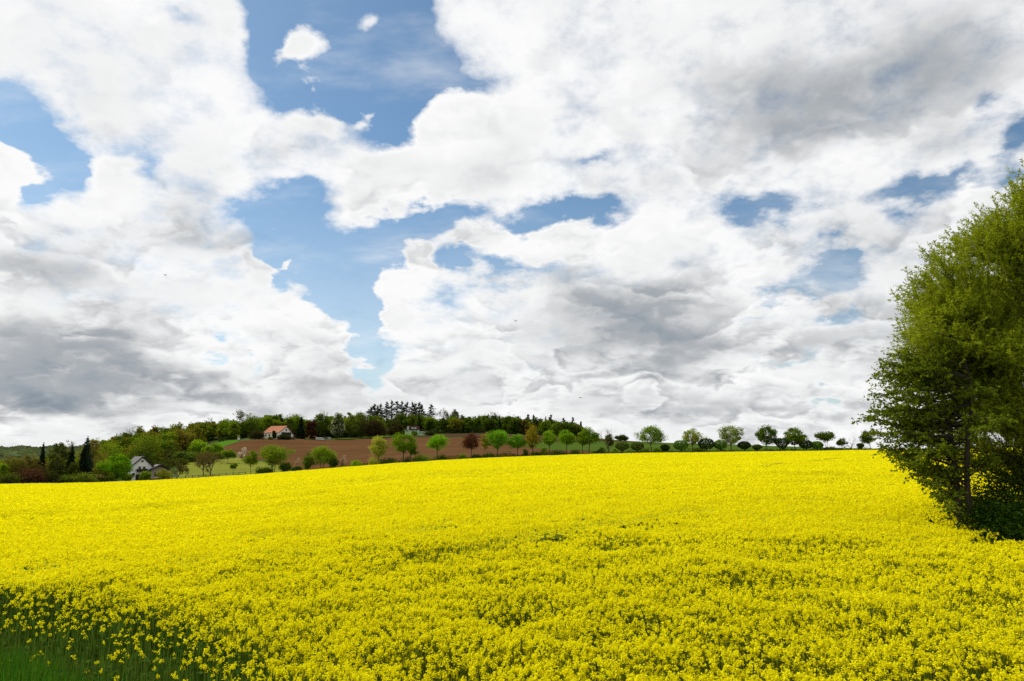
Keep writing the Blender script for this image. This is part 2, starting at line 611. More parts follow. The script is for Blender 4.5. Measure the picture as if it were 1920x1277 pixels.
def slope_sheet(name, pts, dz, mat, nu=90, nv=26):
    """sheet draped on the land; pts = [(px, near ring, far ring), ...]"""
    azp = np.array([azel(p[0], HOR)[0] for p in pts])
    aa = np.linspace(azp[0], azp[-1], nu)
    r0 = np.array([ring_az(a_, f_) for a_, f_ in zip(aa, np.interp(aa, azp, [p[1] for p in pts]))])
    r1 = np.array([ring_az(a_, f_) for a_, f_ in zip(aa, np.interp(aa, azp, [p[2] for p in pts]))])
    t = np.linspace(0, 1, nv)
    Rr = r0[:, None] + (r1 - r0)[:, None] * t[None]
    X, Y = Rr * np.sin(aa)[:, None], Rr * np.cos(aa)[:, None]
    # follow the land's own facets closely: sample, then lift
    Z = H(X, Y) + dz
    idx = np.arange(nu * nv).reshape(nu, nv)
    q = np.stack([idx[:-1, :-1], idx[1:, :-1], idx[1:, 1:], idx[:-1, 1:]], -1).reshape(-1, 4)
    o = link(name, raw_mesh(name, np.stack([X, Y, Z], -1).reshape(-1, 3), q, [mat], smooth=True))
    return tag(o, kind='structure')


m_plough = tilled('ploughed_soil', (.105, .053, .022), (.128, .068, .031), (.080, .040, .018), .16)
m_plough2 = tilled('ploughed_soil_upper', (.062, .039, .021), (.075, .047, .026), (.048, .030, .017), .12)
m_meadow = tilled('meadow_grass', (.165, .182, .026), (.120, .150, .020), (.190, .190, .034), .09)
m_green = tilled('young_crop', (.056, .095, .014), (.074, .112, .018), (.044, .082, .012), .08)
m_bright = tilled('bright_crop', (.060, .150, .012), (.075, .165, .014), (.050, .130, .010), .12)
m_turf = principled('roadside_turf', (.050, .100, .012), 1.0, 0.0, (.15, (.075, .115, .02)), (1.5, .6, .2))
slope_sheet('meadow', [(336, .15, 2.05), (420, .15, 2.05), (450, .15, 2.08), (505, .2, 1.75), (560, .4, 1.25), (600, .15, .9)], .05, m_meadow)
slope_sheet('ploughed_field', [(412, 2.37, 2.97), (450, 2.06, 2.91), (500, 1.95, 2.98), (540, 1.4, 3), (575, 1.05, 3), (620, 1.05, 3), (760, 1.02, 2.83),
                               (900, 1.0, 2.63), (1000, .95, 2.18), (1080, .95, 1.8), (1135, .98, 1.13)], .10, m_plough, 140)
slope_sheet('bright_crop_field', [(398, 2.63, 3.1), (405, 2.6, 3.12), (425, 2.78, 3.1), (446, 2.87, 2.99)], .16, m_bright, 40, 12)
slope_sheet('upper_ploughed_field', [(722, 2.87, 3.02), (800, 2.82, 3.05), (880, 2.7, 3.0), (980, 2.45, 3), (1060, 2.45, 3.03), (1130, 2.75, 3.05), (1200, 2.91, 3.1)], .16, m_plough2, 100)
slope_sheet('green_crop_field', [(985, 2.18, 2.43), (1080, 1.83, 2.45), (1140, 1.2, 2.75), (1200, 1.05, 2.9), (1340, 1.05, 3.02), (1500, 1.05, 4), (1640, 1.05, 4), (1800, 1.05, 4), (1990, 1.05, 4)], .12, m_green, 140)
slope_sheet('grass_strip', [(572, 2.99, 3.1), (620, 2.97, 3.1), (700, 2.97, 3.1), (760, 2.93, 3.05), (800, 2.93, 3.05)], .22, m_turf, 60, 6)

# ------------------------------------------------------------------ card and tube builders (numpy)
def unit(v):
    return v / np.maximum(np.linalg.norm(v, axis=-1, keepdims=True), 1e-9)


def cards(P, sx, sy, rng, up=0.0, along=None, nrm=None):
    """one small four-cornered leaf or petal at every point; up tips the faces skywards"""
    n = len(P)
    if nrm is None:
        nrm = rng.normal(size=(n, 3))
        nrm[:, 2] = np.abs(nrm[:, 2]) + up
    nrm = unit(nrm)
    a = rng.normal(size=(n, 3)) if along is None else along
    a = unit(a - nrm * (a * nrm).sum(1, keepdims=True))
    b = np.cross(nrm, a)
    sx = np.broadcast_to(np.asarray(sx, float), (n,))[:, None] * .5
    sy = np.broadcast_to(np.asarray(sy, float), (n,))[:, None] * .5
    # a lozenge with a blunt base reads more like a leaf than a square does
    V = np.stack([P - a * sx, P - b * sy - a * sx * .1, P + a * sx, P + b * sy - a * sx * .1], 1).reshape(-1, 3)
    return V, np.arange(n * 4).reshape(n, 4)


def strips(P0, P1, w, rng):
    """thin flat stalks from P0 to P1"""
    n = len(P0)
    d = unit(P1 - P0)
    s = unit(np.cross(d, rng.normal(size=(n, 3)))) * np.broadcast_to(np.asarray(w, float), (n,))[:, None] * .5
    V = np.stack([P0 - s, P0 + s, P1 + s * .6, P1 - s * .6], 1).reshape(-1, 3)
    return V, np.arange(n * 4).reshape(n, 4)


def tube(pts, rad, sides=6):
    pts = np.asarray(pts, float)
    k = len(pts)
    rad = np.broadcast_to(np.asarray(rad, float), (k,))
    d = unit(np.gradient(pts, axis=0))
    ref = np.where(np.abs(d[:, 2:3]) > .9, np.array([[1., 0, 0]]), np.array([[0, 0, 1.]]))
    u = unit(np.cross(d, ref))
    v = np.cross(d, u)
    a = np.arange(sides) / sides * 2 * np.pi
    V = pts[:, None] + rad[:, None, None] * (np.cos(a)[None, :, None] * u[:, None] + np.sin(a)[None, :, None] * v[:, None])
    i = np.arange(k * sides).reshape(k, sides)
    j = np.roll(i, -1, 1)
    q = np.stack([i[:-1], j[:-1], j[1:], i[1:]], -1).reshape(-1, 4)
    return V.reshape(-1, 3), q


class Soup:
    """collects quads with a material index"""
    def __init__(self):
        self.v, self.q, self.m, self.n = [], [], [], 0

    def add(self, vq, mi=0):
        v, q = vq
        self.v.append(v)
        self.q.append(q + self.n)
        self.m.append(np.full(len(q), mi, np.int32))
        self.n += len(v)

    def mesh(self, name, mats, smooth=False):
        return raw_mesh(name, np.concatenate(self.v), np.concatenate(self.q), mats, np.concatenate(self.m), smooth)


def project(x, y, z):
    c, s = math.cos(PITCH), math.sin(PITCH)
    zz = z - CAM_Z
    f = y * c + zz * s
    u = -y * s + zz * c
    f = np.maximum(f, 0.05)
    return PW / 2 + FPX * x / f, PH / 2 - FPX * u / f


# ------------------------------------------------------------------ the rape field
tip = on_field(1706, 946)
spit = [tip] + [on_field(a, b) for a, b in ((1745, 957), (1790, 968), (1840, 985), (1920, 1008), (2010, 1036), (2150, 1080))] + \
       [np.array(p, float) for p in ((30, 10), (70, 20), (70, 44))] + [on_field(a, b) for a, b in ((2050, 925), (1930, 928), (1860, 934), (1800, 941), (1755, 945))]
spit = np.array(spit)                          # the strip of rough ground with the big trees


TRAM = [[(800, 1040), (835, 1031), (964, 1003), (1045, 986), (1100, 979), (1240, 960), (1315, 948)],
        [(480, 1000), (545, 998), (615, 998), (705, 992), (820, 985)],
        [(620, 945), (700, 944), (775, 943)],
        [(700, 893), (860, 879), (1000, 869), (1150, 862), (1330, 858)],
        [(1430, 874), (1500, 866), (1570, 859), (1640, 852), (1700, 847)],
        [(760, 915), (960, 900), (1200, 893), (1420, 889)]]
TRAM_W = [.36, .34, .30, .20, .28, .12]
tram_xy = [np.array([on_field(a, b) for a, b in t]) for t in TRAM]


def tram_dist(x, y):
    best = np.full(x.shape, 9.0)
    for t, w in zip(tram_xy, TRAM_W):
        for a, b in zip(t[:-1], t[1:]):
            ab = b - a
            s = np.clip(((x - a[0]) * ab[0] + (y - a[1]) * ab[1]) / (ab @ ab), 0, 1)
            d = np.hypot(x - a[0] - ab[0] * s, y - a[1] - ab[1] * s) / w
            best = np.minimum(best, d)
    return best


def scatter(r0, r1, dens, rng, half=56.0):
    n = int(math.radians(half) * (r1 * r1 - r0 * r0) * dens)
    r = np.sqrt(rng.uniform(r0 * r0, r1 * r1, n))
    a = rng.uniform(-math.radians(half), math.radians(half), n)
    return r * np.sin(a), r * np.cos(a), a, r


def crop_at(x, y, a, r, rng):
    """keep-mask, height and vigour (1 = full bloom, 0 = bare edge) of the plants at x, y"""
    z0 = H(x, y)
    n1 = vnoise(x * .9 + 40, y * .9 + 40)
    n2 = vnoise(x * 2.6 + 7, y * 2.6 + 9)
    n3 = vnoise(x * .22 + 5, y * .22 + 60)
    calm = np.interp(r, [22, 90], [1, .35])
    h = CANOPY + ((n1 - .5) * .20 + (n2 - .5) * .14) * calm + (n3 - .5) * .16
    px, py = project(x, y, H0(x, y) + CANOPY)
    e0 = np.interp(px, *EDGE_Y)
    e1 = np.interp(px, *FRONT_Y)
    vig = np.clip((e1 - py) / np.maximum(e1 - e0, 1), 0, 1)
    vig = np.where(py > e1, 0, vig)
    keep = (r < edge_r(a)) & ~in_poly(x, y, spit) & (py < e1)
    td = tram_dist(x, y)
    keep &= (td > 1) | (rng.random(len(x)) < np.where(r < 60, .26, .12))
    h = np.where(td < 1.6, h - .16, h)
    h = np.where((td < 1) & (r < 60), h - .12, h)
    h = h * (.50 + .50 * vig ** .7)
    h = np.where(vig < 1, np.minimum(h, H0(x, y) + CANOPY * 1.02 - z0), h)
    gap = (n1 * .5 + n2 * .5)
    return keep, z0, h, vig, gap


m_petal = leaf_mat((.73, .685, .008), .44, .12, .006, 'rape_petals')
m_rgreen = leaf_mat((.15, .18, .018), .42, .30, .02, 'rape_stems_and_leaves')
field = Soup()
for (r0, r1, dens, nq, size, spread, tall, stem) in (
        (4.8, 9.5, 320, 20, .0200, .028, .055, True),
        (9.5, 14, 270, 15, .0240, .030, .06, True),
        (14, 19, 185, 13, .030, .034, .06, True),
        (19, 26, 140, 10, .037, .040, .07, False),
        (26, 36, 88, 7, .053, .052, .07, False),
        (36, 55, 56, 5, .074, .075, .075, False),
        (55, 95, 24, 3, .125, .11, .09, False),
        (95, 150, 14, 3, .145, .14, .07, False),
        (150, 246, 6, 3, .21, .24, .07, False)):
    x, y, a, r = scatter(r0, r1, dens, R)
    keep, z0, h, vig, gap = crop_at(x, y, a, r, R)
    keep &= R.random(len(x)) < np.clip(vig ** 4.0 * 1.15, .025, 1)
    keep &= (gap > .27) | (R.random(len(x)) < .45)
    x, y, z0, h, vig, r = x[keep], y[keep], z0[keep], h[keep], vig[keep], r[keep]
    n = len(x)
    # side shoots flower lower than the leading one
    drop = np.where(R.random(n) < .45, R.uniform(.02, .24, n), R.uniform(0, .06, n)) * (1 if r1 < 30 else .6)
    top = np.stack([x, y, z0 + h - drop], 1)
    k = np.maximum(2, (nq * R.uniform(.6, 1.3, n)).astype(int))
    who = np.repeat(np.arange(n), k)
    off = R.normal(size=(len(who), 3))
    off = unit(off) * (R.random((len(who), 1)) ** .4)
    off[:, 2] = np.abs(off[:, 2]) * 1.0 - .25
    P = top[who] + off * np.array([spread, spread, tall]) * R.uniform(.75, 1.35, n)[who][:, None]
    nr = off * np.array([1, 1, .8]) + R.normal(size=off.shape) * .55 + np.array([0, 0, .6 if r1 < 30 else .8])
    s = size * R.uniform(.7, 1.25, len(who))
    field.add(cards(P, s, s, R, nrm=nr), 0)
    if stem:
        f = r < 17
        tp = top[f]
        base = tp + np.stack([R.normal(0, .05, f.sum()), R.normal(0, .05, f.sum()), -R.uniform(.35, .75, f.sum())], 1)
        for msk, mi_ in ((vig[f] >= .92, 1), (vig[f] < .92, 4)):  # stems at the open edge take the darker green: shade put into their colour
            if msk.any():
                field.add(strips(base[msk], tp[msk], .007 + .0004 * r[f][msk], R), mi_)

# stalks and leaves under the bloom, thickest where the edge lies open
for (r0, r1, dens, lw, ll) in ((4.8, 13, 210, .040, .115), (13, 22, 80, .050, .13)):
    x, y, a, r = scatter(r0, r1, dens, R)
    keep, z0, h, vig, gap = crop_at(x, y, a, r, R)
    keep &= R.random(len(x)) < np.where(vig < .98, 1.0, .40)
    x, y, z0, h, vig = x[keep], y[keep], z0[keep], h[keep], vig[keep]
    n = len(x)
    P = np.stack([x, y, z0 + h * R.uniform(.08, .86, n)], 1)
    al = np.stack([R.normal(size=n), R.normal(size=n), R.normal(.5, .8, n)], 1)
    field.add(cards(P, ll * R.uniform(.6, 1.4, n), lw * R.uniform(.6, 1.5, n), R, up=.2, along=al), 4)
    b = np.stack([x, y, z0], 1)
    t = b + np.stack([R.normal(0, .07, n), R.normal(0, .07, n), h * R.uniform(.7, 1.0, n)], 1)
    field.add(strips(b, t, .012, R), 4)

# the closed layer of shoots just under the flowers, from where the eye no longer reaches between the plants
aa = np.radians(np.linspace(-55.5, 55.5, 350))
tt = np.concatenate([np.linspace(0, .20, 130)[:-1], np.linspace(.16, 1, 90)])
re = edge_r(aa) - .4
Rg = 10.5 + (re[:, None] - 10.5) * tt[None]
X, Y = Rg * np.sin(aa)[:, None], Rg * np.cos(aa)[:, None]
keep, z0, h, vig, gap = crop_at(X.ravel(), Y.ravel(), np.repeat(aa, len(tt)), Rg.ravel(), R)
sink = np.interp(Rg.ravel(), [10, 25, 60, 120], [.30, .17, .11, .08])
xx, yy = X.ravel(), Y.ravel()
Zs = z0 + CANOPY + (vnoise(xx * .22 + 5, yy * .22 + 60) - .5) * .16 - sink - .05
ok = (vig > .96) & ~in_poly(X.ravel(), Y.ravel(), spit) & ((tram_dist(xx, yy) > 1.1) | (Rg.ravel() > 60))
idx = np.arange(X.size).reshape(X.shape)
q = np.stack([idx[:-1, :-1], idx[1:, :-1], idx[1:, 1:], idx[:-1, 1:]], -1).reshape(-1, 4)
q = q[ok[q].all(1)]
field.add((np.stack([X.ravel(), Y.ravel(), Zs], 1), q), 2)
# the open wheel lanes, showing green
for t, w in zip(tram_xy, TRAM_W):
    L = np.concatenate([[0], np.cumsum(np.hypot(*np.diff(t, axis=0).T))])
    s = np.linspace(0, L[-1], 160)
    c = np.stack([np.interp(s, L, t[:, 0]), np.interp(s, L, t[:, 1])], 1)
    d = unit(np.gradient(c, axis=0))
    nn = np.stack([-d[:, 1], d[:, 0]], 1)
    ww = w * (.55 + .75 * vnoise(s * .35, s * 0 + w * 90))[:, None]
    if np.hypot(*c.T).mean() < 60:
        m = 1500
        k_ = R.integers(0, 160, m)
        q2 = c[k_] + nn[k_] * (R.uniform(-1, 1, (m, 1)) * w)
        P = np.column_stack([q2, H(q2[:, 0], q2[:, 1]) + R.uniform(.55, .95, m)])
        field.add(cards(P, .26 * R.uniform(.6, 1.4, m), .12, R, up=.5), 1)
    else:
        A, B = c - nn * ww, c + nn * ww
        V = np.concatenate([A, B])
        r_ = np.hypot(*V.T)
        z = H(V[:, 0], V[:, 1]) + CANOPY - np.interp(r_, [10, 25, 60, 120], [.30, .17, .11, .08]) + np.interp(r_, [30, 60], [.0, .07]) + (vnoise(V[:, 0] * .22 + 5, V[:, 1] * .22 + 60) - .5) * .16
        i = np.arange(159)
        field.add((np.column_stack([V, z]), np.stack([i, i + 1, i + 161, i + 160], 1)), 3)

m_under = bpy.data.materials.new('rape_shoots')
m_under.use_nodes = True
T = NT(m_under.node_tree)
b = T.n['Principled BSDF']
b.inputs['Roughness'].default_value = 1.0
b.inputs['Specular IOR Level'].default_value = 0.0
g = T.new('ShaderNodeNewGeometry')
f1 = T.smooth(T.noise(T.vmath('MULTIPLY', g.outputs['Position'], (.05, .25, .1)), 1.0, 6.0, .7), .35, .65)
T.put(b.inputs['Base Color'], T.mix(f1, (.33, .32, .008, 1), (.43, .41, .007, 1)))
m_foliage = leaf_mat((.060, .112, .018), .38, .38, .03, 'rape_lower_leaves_shaded_stems')  # green of the lower leaves, also painting shade onto the edge stems
m_lane = principled('wheel_lane_shoots', (.20, .185, .010), 1.0, 0, (1.5, (.30, .27, .010)))
rape = link('rapeseed_field', field.mesh('rapeseed_field', [m_petal, m_rgreen, m_under, m_lane, m_foliage]))
tag(rape, 'rapeseed field in full yellow bloom with thin green wheel lanes', 'rapeseed field', kind='stuff')

# grass of the verge at the near corner
n = 90000
r = np.sqrt(R.uniform(3.2 ** 2, 14.5 ** 2, n))
a = np.radians(R.uniform(-47, -3, n))
x, y = r * np.sin(a), r * np.cos(a)
px, py = project(x, y, H0(x, y) + CANOPY)
k = py > np.interp(px, FRONT_Y[0], FRONT_Y[1]) - 18
x, y = x[k], y[k]
n = len(x)
z = H(x, y)
hh = R.uniform(.30, .66, n) * (.75 + .5 * vnoise(x * 1.1, y * 1.1))
d = R.uniform(0, 2 * np.pi, n)
bx, by = np.cos(d), np.sin(d)
w = R.uniform(.004, .008, n)
lean = R.uniform(.05, .42, n) * hh
wx, wy = -by * w, bx * w
def lvl(f, l, s):
    return np.stack([x + bx * lean * l, y + by * lean * l, z + hh * f], 1), np.stack([wx * s, wy * s, np.zeros(n)], 1)
L0, L1, L2 = lvl(0, 0, 1), lvl(.55, .28, .85), lvl(1, 1, .12)
V = np.stack([L0[0] - L0[1], L0[0] + L0[1], L1[0] + L1[1], L1[0] - L1[1], L2[0] + L2[1], L2[0] - L2[1]], 1).reshape(-1, 3)
i = np.arange(n)[:, None] * 6
Q = np.concatenate([i + np.array([[0, 1, 2, 3]]), i + np.array([[3, 2, 4, 5]])])
m_grass = leaf_mat((.045, .125, .010), .38, .35, .02, 'grass_blades')
tag(link('verge_grass', raw_mesh('verge_grass', V, Q, [m_grass])), 'rough dark green verge grass in front of the crop edge', 'grass', kind='stuff')

# rank growth on the rough strip under the big trees
n = 16000
x, y = R.uniform(tip[0] - 3, 44, n * 4), R.uniform(6, 42, n * 4)
k = in_poly(x, y, spit) & (np.arctan2(x, y) < math.radians(62))
x, y = x[k], y[k]
n = len(x)
z = H(x, y)
hgt = R.uniform(.35, .95, n)
P = np.stack([x, y, z + hgt * R.uniform(.1, 1, n)], 1)
so = Soup()
so.add(cards(P, R.uniform(.08, .2, n), R.uniform(.03, .07, n), R, along=np.stack([R.normal(size=n), R.normal(size=n), R.normal(1.2, .7, n)], 1)))
so.add(strips(np.stack([x, y, z], 1), np.stack([x + R.normal(0, .1, n), y + R.normal(0, .1, n), z + hgt], 1), .02, R))
tag(link('nettle_undergrowth', so.mesh('nettle_undergrowth', [leaf_mat((.022, .050, .006), .25, .35, .02)])),
    'dark nettles and rank grass under the tall willow', 'undergrowth', kind='stuff')

# ------------------------------------------------------------------ trees and shrubs
m_bark = principled('bark', (.060, .047, .034), .95, .1, (3.0, (.095, .08, .06)))
m_bark_dark = principled('dark_bark', (.028, .022, .016), .95, .1, (4.0, (.05, .042, .03)))
m_twig = principled('bare_twigs', (.075, .060, .046), 1.0, 0, (3.0, (.10, .08, .064)))

PROFILE = {
    'round': lambda t: np.sqrt(np.clip(1 - (2 * t - 1) ** 2, 0, 1)),
    'dome': lambda t: np.sqrt(np.clip(1 - t ** 2.2, 0, 1)) * np.clip(.62 + t * 2.2, 0, 1),
    'egg': lambda t: np.clip(t * 3.2, 0, 1) ** .6 * np.sqrt(np.clip(1 - t ** 1.7, 0, 1)),
    'fan': lambda t: np.clip(.25 + t * 1.25, 0, 1) * np.sqrt(np.clip(1 - np.clip((t - .45) / .55, 0, 1) ** 2, 0, 1)),
    'drop': lambda t: np.clip(.35 + t * 1.4, 0, 1) * np.clip((1.02 - t) * 1.7, 0, 1) ** .75,
    'column': lambda t: np.clip(t * 5, 0, 1) ** .5 * np.sqrt(np.clip(1 - t ** 3.5, 0, 1)),
    'mound': lambda t: np.sqrt(np.clip(1 - t ** 2, 0, 1)),
    'heart': lambda t: np.clip(.30 + 1.1 * t, 0, 1) * np.sqrt(np.clip(1 - np.clip((t - .55) / .45, 0, 1) ** 3, 0, 1)),
    'flat': lambda t: np.clip(t * 2.4, 0, 1) ** .6 * np.sqrt(np.clip(1 - t ** 4, 0, 1)),
}


def envelope(n, prof, rng, shell=.45):
    """points through the volume of a crown: unit radius, unit height"""
    t = rng.random(n * 6)
    f = PROFILE[prof](t)
    t = t[rng.random(n * 6) < f ** 1.5 + .02][:n]
    while len(t) < n:
        t = np.concatenate([t, rng.random(n - len(t)) * .8 + .1])
    f = PROFILE[prof](t)
    rad = f * (shell + (1 - shell) * np.sqrt(rng.random(n)))
    a = rng.uniform(0, 2 * np.pi, n)
    return np.stack([rad * np.cos(a), rad * np.sin(a), t], 1)


def crown_of(rng, h, w, base, prof, clumps, leaves, leaf, shell=.45, clump=.20, lean=(0, 0), up=.25, squash=.75):
    """centres of leaf clumps and the leaf cards around them"""
    C = envelope(clumps, prof, rng, shell)
    jit = 1 + .14 * rng.normal(size=(clumps, 1))
    cm = clump * w / 2 * 1.2
    C = C * np.array([w / 2 - cm * .8, w / 2 - cm * .8, max(h - base - cm * squash * 1.7, h * .2)]) * np.concatenate([jit, jit, np.ones_like(jit)], 1)
    an = np.arctan2(C[:, 1], C[:, 0])
    ph = rng.uniform(0, 6.28, 4)
    lob = 1 + .16 * np.sin(3 * an + ph[0] + C[:, 2] * 3 / h) + .13 * np.sin(5 * an + ph[1] - C[:, 2] * 9 / h)
    C[:, :2] *= lob[:, None]
    C[:, 2] *= 1 + .05 * np.sin(2 * an + ph[2])
    C[:, 2] += base + cm * squash * .9
    C[:, 0] += lean[0] * (C[:, 2] / h)
    C[:, 1] += lean[1] * (C[:, 2] / h)
    cr = clump * w / 2 * rng.uniform(.5, 1.5, clumps) * 1.15
    who = rng.integers(0, clumps, leaves)
    o = rng.normal(size=(leaves, 3))
    o = unit(o) * (rng.random((leaves, 1)) ** .45)
    P = C[who] + o * cr[who][:, None] * np.array([1, 1, squash]) * 1.4
    P[:, 2] = np.maximum(P[:, 2], .08)
    s = leaf * rng.uniform(.65, 1.35, leaves)
    return C, cards(P, s * 1.15, s * .85, rng, up=up)


def limbs_of(S, rng, C, h, th, tr, n, lean=(0, 0), stems=1, mi=0, spread=.0, thin=.32):
    """a tapering trunk (or several) with limbs that bend out to the clumps"""
    tips = C[rng.choice(len(C), min(n, len(C)), replace=False)]
    heads = []
    for k in range(stems):
        a = 2 * np.pi * k / stems + rng.uniform(0, .8)
        ox, oy = (spread * np.cos(a), spread * np.sin(a)) if stems > 1 else (0, 0)
        top = np.array([ox * 2.4 + lean[0] * .75, oy * 2.4 + lean[1] * .75, th + (h - th) * .72])
        base = np.array([ox * .35, oy * .35, -.3])
        s = np.linspace(0, 1, 8)[:, None]
        wob = rng.normal(size=(8, 3)) * np.array([.035, .035, 0]) * h * .35 * np.sin(s * np.pi)
        line = base + (top - base) * s + wob
        line[:, :2] = base[:2] + (line[:, :2] - base[:2]) * (s ** (1.15 if stems > 1 else 1.0))
        r = tr * (1 - .80 * s[:, 0]) * (1.0 if stems == 1 else .72)
        r[0] *= 1.35
        S.add(tube(line, r, 7), mi)
        heads.append((line, r))
    for tp in tips:
        line, r = heads[rng.integers(0, stems)]
        zt = np.clip(th * .85 + (tp[2] - th) * rng.uniform(.05, .55), th * .75, line[-1, 2] * .97)
        k = np.interp(zt, line[:, 2], np.arange(len(line)))
        p0 = np.array([np.interp(k, np.arange(len(line)), line[:, c]) for c in range(3)])
        r0 = np.interp(k, np.arange(len(line)), r)
        s = np.linspace(0, 1, 5)[:, None]
        mid = p0 + (tp - p0) * s
        mid[:, 2] += np.sin(s[:, 0] * np.pi) * .06 * np.linalg.norm(tp - p0) * rng.uniform(-1, .6)
        mid[1:-1] += rng.normal(size=(3, 3)) * .03 * np.linalg.norm(tp - p0)
        S.add(tube(mid, np.linspace(max(r0 * .55, tr * .2), tr * .06 + .006, 5), 5), mi)


def plant(name, loc, label, cat, trunk_v=None, crown_v=None, bark=None, leafm=None, group=None, crown_name='crown', trunk_name='trunk', rz=0.0):
    t = empty(name, loc, rz)
    tag(t, label, cat, group)
    if trunk_v is not None:
        link(trunk_name, trunk_v.mesh(name + '_' + trunk_name, [bark]), t)
    if crown_v is not None:
        link(crown_name, crown_v.mesh(name + '_' + crown_name, leafm if isinstance(leafm, list) else [leafm]), t)
    return t


def broad_tree(name, label, px, base, top, wpx, r, colr, prof='round', trunk=.28, clumps=46, leaves=3400, leaf=None, seed=0,
               cat='tree', group=None, stems=1, shell=.5, clump=.24, lean=0.0, limbs=14, trad=None, bark=None, trans=.46, var=.34, hue=.03,
               squash=.75, sink=.12, thin_leaf=None, spread=.25):
    """broad-leaved tree: photo column, base and top row, crown width in photo pixels, distance"""
    rng = np.random.default_rng(1000 + seed)
    p = at(px, base, r)
    d0 = ray(px, top)
    zt = CAM_Z + r * d0[2] / math.hypot(d0[0], d0[1])
    h = max(zt - p[2], .5)
    w = metres(px, base, r, wpx)
    leaf = leaf or max(.16, r * .00115)
    leaves = int(leaves * 1.9)
    clumps = int(clumps * 1.35)
    colr = tuple(c * k for c, k in zip(colr, (2.15, 1.85, 1.15)))
    ln = (metres(px, base, r, lean), 0)
    vis = CAM_Z + r * tan_el(px, base)               # the crop hides the foot of the trunk: height of the visible foot
    trunk = float(np.clip((vis - p[2] + (zt - vis) * trunk) / h, .04, .8))
    C, cv = crown_of(rng, h, w, h * trunk, prof, clumps, leaves, leaf, shell, clump, ln, squash=squash)
    S, Cr = Soup(), Soup()
    Cr.add(cv)
    trad = trad or max(.05, h * .020)
    limbs_of(S, rng, C, h, h * trunk, trad, limbs, ln, stems, spread=spread * w * .5)
    az = math.atan2(p[0], p[1])
    return plant(name, (p[0], p[1], p[2] - sink), label, cat, S, Cr, bark or m_bark, leaf_mat(colr, trans, var, hue, name + '_leaves'), group, rz=-az)


def shrub(name, label, px, base, top, wpx, r, colr, seed=0, cat='bush', group=None, prof='mound', leaves=1500, clumps=24, depth=1.0, **kw):
    return broad_tree(name, label, px, base, top, wpx, r, colr, prof, trunk=.06, clumps=clumps, leaves=leaves, seed=seed, cat=cat, group=group,
                      stems=3, limbs=7, shell=.4, clump=.34, trad=.05, **kw)


def clipped_tree(name, label, px, base, top, wpx, r, colr, seed=0, prof='flat', trunk=.17, group='clipped globe trees along the field'):
    """globe tree cut to a dense ball on a short stem"""
    rng = np.random.default_rng(2000 + seed)
    p = at(px, base, r)
    d0 = ray(px, top)
    h = CAM_Z + r * d0[2] / math.hypot(d0[0], d0[1]) - p[2]
    w = metres(px, base, r, wpx)
    n = 2600
    P = envelope(n, prof, rng, .80)
    lump = 1 + .07 * np.sin(P[:, 0] * 7 + seed) * np.cos(P[:, 1] * 6 + seed * 2) + .05 * rng.normal(size=n)
    vis = CAM_Z + r * tan_el(px, base)
    b = vis - p[2] + (h - vis + p[2]) * trunk
    P = P * np.array([w / 2, w / 2, h - b]) * np.stack([lump, lump, 1 + .03 * rng.normal(size=n)], 1)
    P[:, 2] += b
    s = r * .0011 * rng.uniform(.7, 1.3, n)
    Cr, S = Soup(), Soup()
    Cr.add(cards(P, s * 1.2, s, rng, up=.3))
    S.add(tube(np.array([[0, 0, -.3], [.02, 0, b * .5], [0, .02, b + (h - b) * .4]]), [h * .035, h * .028, h * .012], 7))
    for k in range(7):
        a = k * .9
        e = np.array([np.cos(a) * w * .3, np.sin(a) * w * .3, b + (h - b) * .5])
        S.add(tube(np.array([[0, 0, b * .85], e * [.45, .45, .8], e]), [h * .014, h * .009, h * .004], 4))
    return plant(name, (p[0], p[1], p[2] - .1), label, 'tree', S, Cr, m_bark_dark, leaf_mat(tuple(c * 2.6 for c in colr), .35, .32, .02, name + '_leaves'), group)


